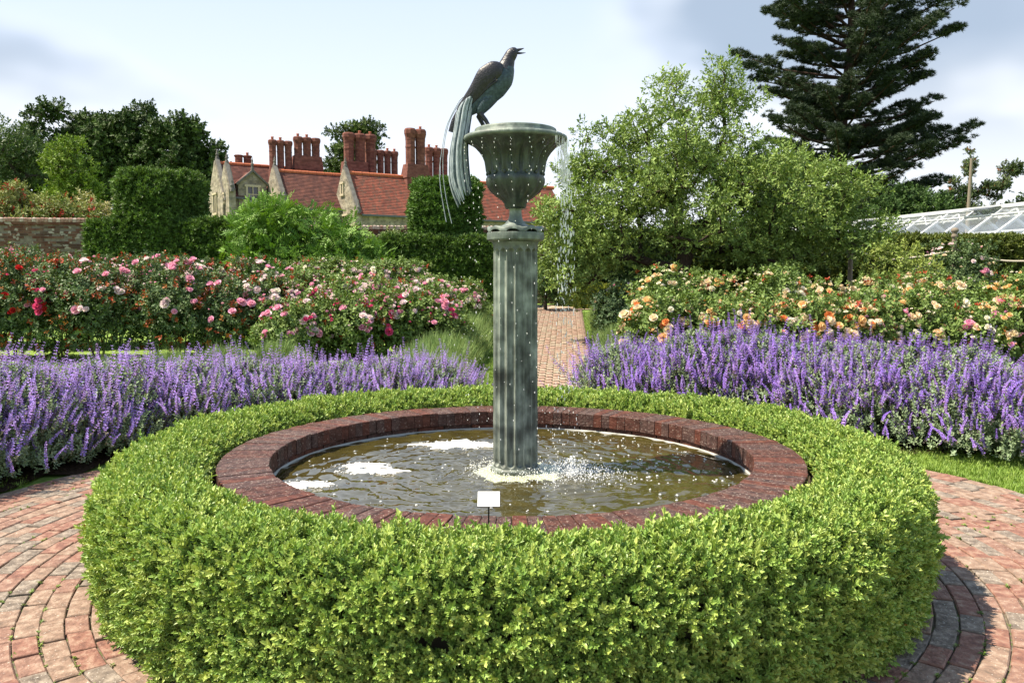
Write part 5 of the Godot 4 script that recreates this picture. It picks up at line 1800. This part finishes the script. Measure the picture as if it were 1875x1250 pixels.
# ---------------------------------------------------------------- palette
func make_materials() -> void:
	leafmat("leaf", 0.62, 0.5, 0.35)
	leafmat("leaf_box", 0.60, 0.42, 0.42)
	leafmat("leaf_dark", 0.4, 0.6, 0.3)
	leafmat("grey_leaf", 0.55, 0.75, 0.25)
	leafmat("petal_soft", 0.6, 0.8, 0.2)
	for q in [["pink", 0.88, 0.47, 0.62], ["rose", 0.72, 0.10, 0.26], ["blush", 0.90, 0.77, 0.78], ["cream", 0.90, 0.86, 0.73], ["apricot", 0.90, 0.64, 0.33], ["peach", 0.90, 0.77, 0.56], ["orange", 0.85, 0.36, 0.13], ["scarlet", 0.55, 0.03, 0.03], ["magenta", 0.60, 0.03, 0.20]]:
		var m := leafmat("petal_" + q[0], 0.9, 0.75, 0.25)
		m.albedo_color = lin(q[1], q[2], q[3])
		m.backlight = Color(0.8, 0.8, 0.8)
	var fine := grey(71, 0.035)
	var coarse := grey(72, 0.012)
	# worn paving bricks: red, buff, grey-brown, pinkish, each with lichen
	textured("brick_0", tex(101, 0.012, [[0.1, Color(0.13, 0.065, 0.05)], [0.5, Color(0.215, 0.105, 0.076)], [0.9, Color(0.30, 0.198, 0.145)]], Color(0.50, 0.46, 0.40), 0.80, 0.06), Vector3(1.9, 1.9, 1.9), 0.9, fine, 0.5)
	textured("brick_1", tex(111, 0.012, [[0.1, Color(0.14, 0.10, 0.075)], [0.5, Color(0.225, 0.148, 0.108)], [0.9, Color(0.315, 0.238, 0.18)]], Color(0.56, 0.53, 0.46), 0.78, 0.055), Vector3(1.9, 1.9, 1.9), 0.92, fine, 0.5)
	textured("brick_2", tex(121, 0.012, [[0.1, Color(0.10, 0.08, 0.065)], [0.5, Color(0.18, 0.145, 0.115)], [0.9, Color(0.30, 0.25, 0.20)]], Color(0.50, 0.47, 0.41), 0.76, 0.05), Vector3(1.9, 1.9, 1.9), 0.92, fine, 0.5)
	textured("brick_3", tex(131, 0.012, [[0.1, Color(0.15, 0.085, 0.065)], [0.5, Color(0.225, 0.128, 0.094)], [0.9, Color(0.315, 0.218, 0.165)]], Color(0.56, 0.52, 0.46), 0.78, 0.06), Vector3(1.9, 1.9, 1.9), 0.9, fine, 0.5)
	textured("coping_0", tex(141, 0.014, [[0.0, Color(0.026, 0.012, 0.009)], [0.5, Color(0.072, 0.029, 0.021)], [1.0, Color(0.14, 0.064, 0.046)]], Color(0.45, 0.40, 0.34), 0.76, 0.05), Vector3(2, 2, 2), 0.55, fine, 0.4, 0.32)
	textured("coping_1", tex(151, 0.014, [[0.0, Color(0.026, 0.017, 0.015)], [0.5, Color(0.068, 0.036, 0.030)], [1.0, Color(0.13, 0.078, 0.064)]], Color(0.45, 0.41, 0.35), 0.74, 0.05), Vector3(2, 2, 2), 0.55, fine, 0.4, 0.32)
	textured("coping_2", tex(161, 0.014, [[0.0, Color(0.034, 0.014, 0.010)], [0.5, Color(0.095, 0.031, 0.020)], [1.0, Color(0.16, 0.068, 0.045)]], Color(0.45, 0.40, 0.34), 0.78, 0.05), Vector3(2, 2, 2), 0.55, fine, 0.4, 0.32)
	for k in 2:
		textured("path_%d" % k, tex(165 + k * 3, 0.014, [[0.1, Color(0.17, 0.12, 0.085)], [0.5, [Color(0.34, 0.265, 0.19), Color(0.32, 0.20, 0.145)][k]], [0.9, Color(0.44, 0.365, 0.28)]], Color(0.5, 0.46, 0.4), 0.78, 0.05), Vector3(1.4, 1.4, 1.4), 0.92)
	mat("mortar_dark", Color(0.05, 0.038, 0.03), 0.8)
	textured("mortar", tex(171, 0.02, [[0.0, Color(0.12, 0.095, 0.078)], [1.0, Color(0.24, 0.20, 0.17)]]), Vector3(0.8, 0.8, 0.8), 0.95)
	textured("joint", tex(181, 0.03, [[0.0, Color(0.05, 0.042, 0.028)], [0.5, Color(0.12, 0.10, 0.07)], [1.0, Color(0.20, 0.165, 0.12)]], Color(0.08, 0.11, 0.03), 0.60, 0.02), Vector3(1.3, 1.3, 1.3), 0.98)
	for k in 3:
		textured("wall_%d" % k, tex(190 + k * 9, 0.01, [[0.0, Color(0.045, 0.022, 0.018)], [0.5, [Color(0.12, 0.045, 0.032), Color(0.09, 0.048, 0.037), Color(0.14, 0.065, 0.046)][k]], [1.0, Color(0.20, 0.12, 0.09)]], Color(0.42, 0.39, 0.35), 0.68, 0.012), Vector3(0.45, 0.45, 0.45), 0.95)
	textured("cope_0", tex(230, 0.02, [[0.0, Color(0.16, 0.08, 0.06)], [0.6, Color(0.32, 0.19, 0.15)], [1.0, Color(0.48, 0.42, 0.37)]]), Vector3(1.1, 1.1, 1.1), 0.95)
	textured("cope_1", tex(233, 0.02, [[0.0, Color(0.22, 0.17, 0.15)], [0.6, Color(0.42, 0.33, 0.28)], [1.0, Color(0.58, 0.53, 0.48)]]), Vector3(1.1, 1.1, 1.1), 0.95)
	textured("soil", tex(240, 0.04, [[0.0, Color(0.016, 0.010, 0.007)], [0.5, Color(0.038, 0.025, 0.017)], [1.0, Color(0.08, 0.055, 0.038)]]), Vector3(1.2, 1.2, 1.2), 1.0, fine, 1.0, 0.1)
	textured("lawn", tex(250, 0.03, [[0.0, Color(0.10, 0.17, 0.025)], [0.5, Color(0.16, 0.25, 0.042)], [1.0, Color(0.23, 0.32, 0.065)]]), Vector3(0.7, 0.7, 0.7), 0.95)
	textured("gravel", tex(255, 0.05, [[0.0, Color(0.26, 0.19, 0.13)], [0.5, Color(0.40, 0.31, 0.22)], [1.0, Color(0.52, 0.43, 0.33)]]), Vector3(1.0, 1.0, 1.0), 0.95)
	# bronze: dark metal streaked by verdigris running down
	var streak := tex(260, 0.012, [[0.15, Color(0.030, 0.033, 0.027)], [0.40, Color(0.085, 0.098, 0.082)], [0.62, Color(0.19, 0.218, 0.185)], [0.95, Color(0.38, 0.42, 0.36)]])
	textured("patina", streak, Vector3(1.0, 0.7, 1.0), 0.55, fine, 0.15, 0.5)
	textured("patina_pale", tex(270, 0.012, [[0.0, Color(0.045, 0.055, 0.048)], [0.5, Color(0.11, 0.137, 0.118)], [1.0, Color(0.32, 0.37, 0.31)]]), Vector3(2.2, 1.4, 2.2), 0.55, fine, 0.15, 0.5)
	textured("patina_dark", tex(280, 0.012, [[0.0, Color(0.012, 0.016, 0.015)], [0.5, Color(0.028, 0.039, 0.036)], [1.0, Color(0.09, 0.12, 0.108)]]), Vector3(2.6, 0.8, 2.6), 0.45, fine, 0.15, 0.5)
	textured("bronze_dark", tex(290, 0.02, [[0.0, Color(0.008, 0.008, 0.011)], [0.6, Color(0.017, 0.017, 0.024)], [1.0, Color(0.045, 0.043, 0.058)]]), Vector3(4, 4, 4), 0.42, fine, 0.2, 0.45, false)
	textured("bronze_blue", tex(300, 0.02, [[0.0, Color(0.014, 0.025, 0.032)], [0.5, Color(0.036, 0.060, 0.074)], [1.0, Color(0.085, 0.122, 0.14)]]), Vector3(4, 4, 4), 0.5, fine, 0.2, 0.4, false)
	textured("bronze_pale", tex(310, 0.02, [[0.0, Color(0.12, 0.145, 0.165)], [0.5, Color(0.29, 0.34, 0.37)], [1.0, Color(0.48, 0.53, 0.55)]]), Vector3(6, 1.4, 6), 0.5, fine, 0.12, 0.5, false)
	var wm := textured("water", tex(320, 0.008, [[0.0, Color(0.032, 0.026, 0.006)], [1.0, Color(0.066, 0.055, 0.015)]]), Vector3(0.7, 0.7, 0.7), 0.04, null, 0.0, 0.7)
	wm.roughness = 0.04
	wm.metallic_specular = 0.71
	var fm := mat("foam", Color(0.80, 0.80, 0.77), 0.7)  # even off-white, partly see-through, for the floating patches
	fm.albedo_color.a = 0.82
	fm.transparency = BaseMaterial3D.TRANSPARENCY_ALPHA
	mat("foam_grey", Color(0.34, 0.34, 0.31), 0.6)
	var dm := mat("drop", Color(1, 1, 1), 0.08, 0.6)
	dm.vertex_color_use_as_albedo = true
	dm.albedo_color.a = 0.55
	dm.roughness = 0.3
	dm.transparency = BaseMaterial3D.TRANSPARENCY_ALPHA
	textured("froth", tex(330, 0.05, [[0.0, Color(0.16, 0.175, 0.09)], [0.5, Color(0.34, 0.37, 0.24)], [1.0, Color(0.74, 0.76, 0.66)]]), Vector3(3, 3, 3), 0.3)
	mat("black", Color(0.012, 0.012, 0.013), 0.4)
	mat("white", Color(0.82, 0.82, 0.80), 0.5)
	mat("white_paint", Color(0.50, 0.52, 0.53), 0.5)
	mat("lead", Color(0.09, 0.10, 0.11), 0.5)
	mat("bench", Color(0.16, 0.18, 0.18), 0.8)
	mat("twig", Color(0.085, 0.07, 0.042), 0.95)
	mat("cane", Color(0.07, 0.06, 0.025), 0.8)
	mat("bark", Color(0.045, 0.036, 0.026), 0.95)
	textured("bark_dark", tex(340, 0.03, [[0.0, Color(0.018, 0.012, 0.009)], [1.0, Color(0.075, 0.052, 0.038)]]), Vector3(2, 0.6, 2), 0.95, coarse, 1.5)
	mat("bark_red", Color(0.052, 0.030, 0.022), 0.95)
	mat("post", Color(0.20, 0.165, 0.125), 0.9)
	mat("rope", Color(0.58, 0.51, 0.39), 0.9)
	# the house
	textured("stone", tex(350, 0.012, [[0.1, Color(0.12, 0.105, 0.08)], [0.45, Color(0.26, 0.225, 0.165)], [0.9, Color(0.40, 0.365, 0.285)]], Color(0.14, 0.13, 0.11), 0.62, 0.02), Vector3(0.4, 0.4, 0.4), 0.95, coarse, 3.0)
	textured("stone_grey", tex(360, 0.012, [[0.0, Color(0.07, 0.066, 0.058)], [1.0, Color(0.20, 0.19, 0.17)]]), Vector3(0.6, 0.6, 0.6), 0.95)
	mat("stone_pale", Color(0.44, 0.38, 0.27), 0.9)
	textured("roof_red", tex(370, 0.010, [[0.1, Color(0.06, 0.030, 0.024)], [0.45, Color(0.21, 0.056, 0.036)], [0.9, Color(0.33, 0.105, 0.065)]], Color(0.085, 0.06, 0.045), 0.56, 0.014), Vector3(0.4, 1.2, 0.4), 0.9)
	textured("roof_brown", tex(380, 0.012, [[0.1, Color(0.045, 0.022, 0.019)], [0.5, Color(0.11, 0.044, 0.035)], [0.9, Color(0.21, 0.08, 0.055)]], Color(0.34, 0.30, 0.26), 0.82, 0.03), Vector3(0.4, 1.3, 0.4), 0.9)
	textured("ridge", tex(385, 0.03, [[0.0, Color(0.26, 0.07, 0.035)], [1.0, Color(0.55, 0.17, 0.08)]]), Vector3(0.5, 0.5, 0.5), 0.9)
	textured("chimney", tex(390, 0.012, [[0.0, Color(0.055, 0.026, 0.022)], [0.5, Color(0.15, 0.054, 0.040)], [1.0, Color(0.26, 0.125, 0.095)]]), Vector3(0.5, 0.8, 0.5), 0.95)
	mat("pot", Color(0.36, 0.12, 0.07), 0.9)
	mat("dark_glass", Color(0.02, 0.02, 0.022), 0.1, 0.6)
	mat("pale_glass", Color(0.16, 0.18, 0.22), 0.1, 0.6)
	var g := mat("glass", Color(0.8, 0.86, 0.9), 0.06, 0.6)
	g.albedo_color.a = 0.10
	g.transparency = BaseMaterial3D.TRANSPARENCY_ALPHA
	g.cull_mode = BaseMaterial3D.CULL_DISABLED


func make_sprigs() -> void:
	SP.box_sprig = []
	SP.yew_sprig = []
	SP.tree_sprig = []
	SP.oak_sprig = []
	SP.rose_leaf = []
	SP.mint_leaf = []
	SP.mint_spike = []
	SP.lavender_tuft = []
	SP.pinnate = []
	SP.needle = []
	SP.grass = []
	SP.weed = []
	for k in 4:
		SP.box_sprig.append(sprig(10 + k, 14, 0.050, 0.0215, 0.0108, 75, 28))
		SP.yew_sprig.append(sprig(20 + k, 16, 0.9, 0.55, 0.22, 70, 30, false))
		SP.tree_sprig.append(sprig(30 + k, 8, 0.13, 0.07, 0.032, 75, 30, false))
		SP.oak_sprig.append(sprig(40 + k, 15, 0.55, 0.25, 0.17, 85, 35, false))
		SP.rose_leaf.append(sprig(50 + k, 6, 0.09, 0.058, 0.038, 80, 45, false))
		SP.mint_leaf.append(sprig(60 + k, 9, 0.08, 0.030, 0.018, 80, 35, false, Color(0.8, 0.9, 0.7)))
		SP.mint_spike.append(flower_spike(70 + k, 8 + k, 0.15 + 0.025 * k, 0.06, 0.0155))
		SP.lavender_tuft.append(tuft(80 + k, 11, 0.30, 0.008, 0.22))
		SP.pinnate.append(pinnate(90 + k, 6, 0.34, 0.115, 0.042, 0.5 + 0.15 * k))
		SP.needle.append(needles(100 + k, 30, 0.30))
		SP.grass.append(tuft(110 + k, 12, 0.05, 0.005, 0.5))
		SP.weed.append(sprig(120 + k, 8, 0.012, 0.024, 0.016, 85, 60, false, Color(1, 1, 1)))
	SP.bloom = [bloom(1, 3), bloom(2, 3), bloom(3, 4), bloom(4, 2)]
	var d := MB.new()
	d.lathe([Vector2(0.001, -1.0), Vector2(0.7, -0.7), Vector2(1.0, 0.0), Vector2(0.7, 0.7), Vector2(0.001, 1.0)], 7)
	SP.drop = [d.mesh()]


func _ready() -> void:
	# camera
	var cam := Camera3D.new()
	cam.name = "camera"
	cam.fov = 45.24
	cam.near = 0.05
	cam.far = 900.0
	cam.position = Vector3(0, 1.6, 5.25)
	cam.rotation_degrees = Vector3(-4.384, 0, 0)
	add_child(cam)
	cam.current = true
	# sky and exposure
	var env := Environment.new()
	env.background_mode = Environment.BG_SKY
	var sm := PanoramaSkyMaterial.new()
	sm.panorama = ImageTexture.create_from_image(sky_image())
	var sky := Sky.new()
	sky.sky_material = sm
	env.sky = sky
	env.background_energy_multiplier = 0.74
	env.tonemap_mode = Environment.TONE_MAPPER_LINEAR
	env.tonemap_exposure = 2.2
	env.sdfgi_enabled = true
	env.ssao_enabled = true
	env.ssil_enabled = true
	var we := WorldEnvironment.new()
	we.name = "world_environment"
	we.environment = env
	add_child(we)
	# sun: high, from the side and a little behind the garden
	var sun := DirectionalLight3D.new()
	sun.name = "sun"
	sun.light_energy = 1.6
	sun.light_color = Color(1.0, 0.95, 0.87)
	sun.light_angular_distance = 0.5
	sun.shadow_enabled = true
	var towards := Vector3(-0.50, 0.86, 0.08)
	add_child(sun)
	sun.look_at_from_position(towards * 50.0, Vector3.ZERO, Vector3.UP)

	rng.seed = 7
	noise_weed.seed = 4
	noise_weed.frequency = 0.6
	make_materials()
	make_sprigs()
	build_ground()
	rng.seed = 11
	build_pool()
	build_column()
	build_bird()
	rng.seed = 12
	build_falling_water()
	build_sign()
	rng.seed = 13
	build_box_ring()
	build_house()
	build_wall()
	build_glasshouse()
	build_borders()
	rng.seed = 14
	build_topiary()
	build_trees()
	rng.seed = 15
	build_pine()
	build_ropes()
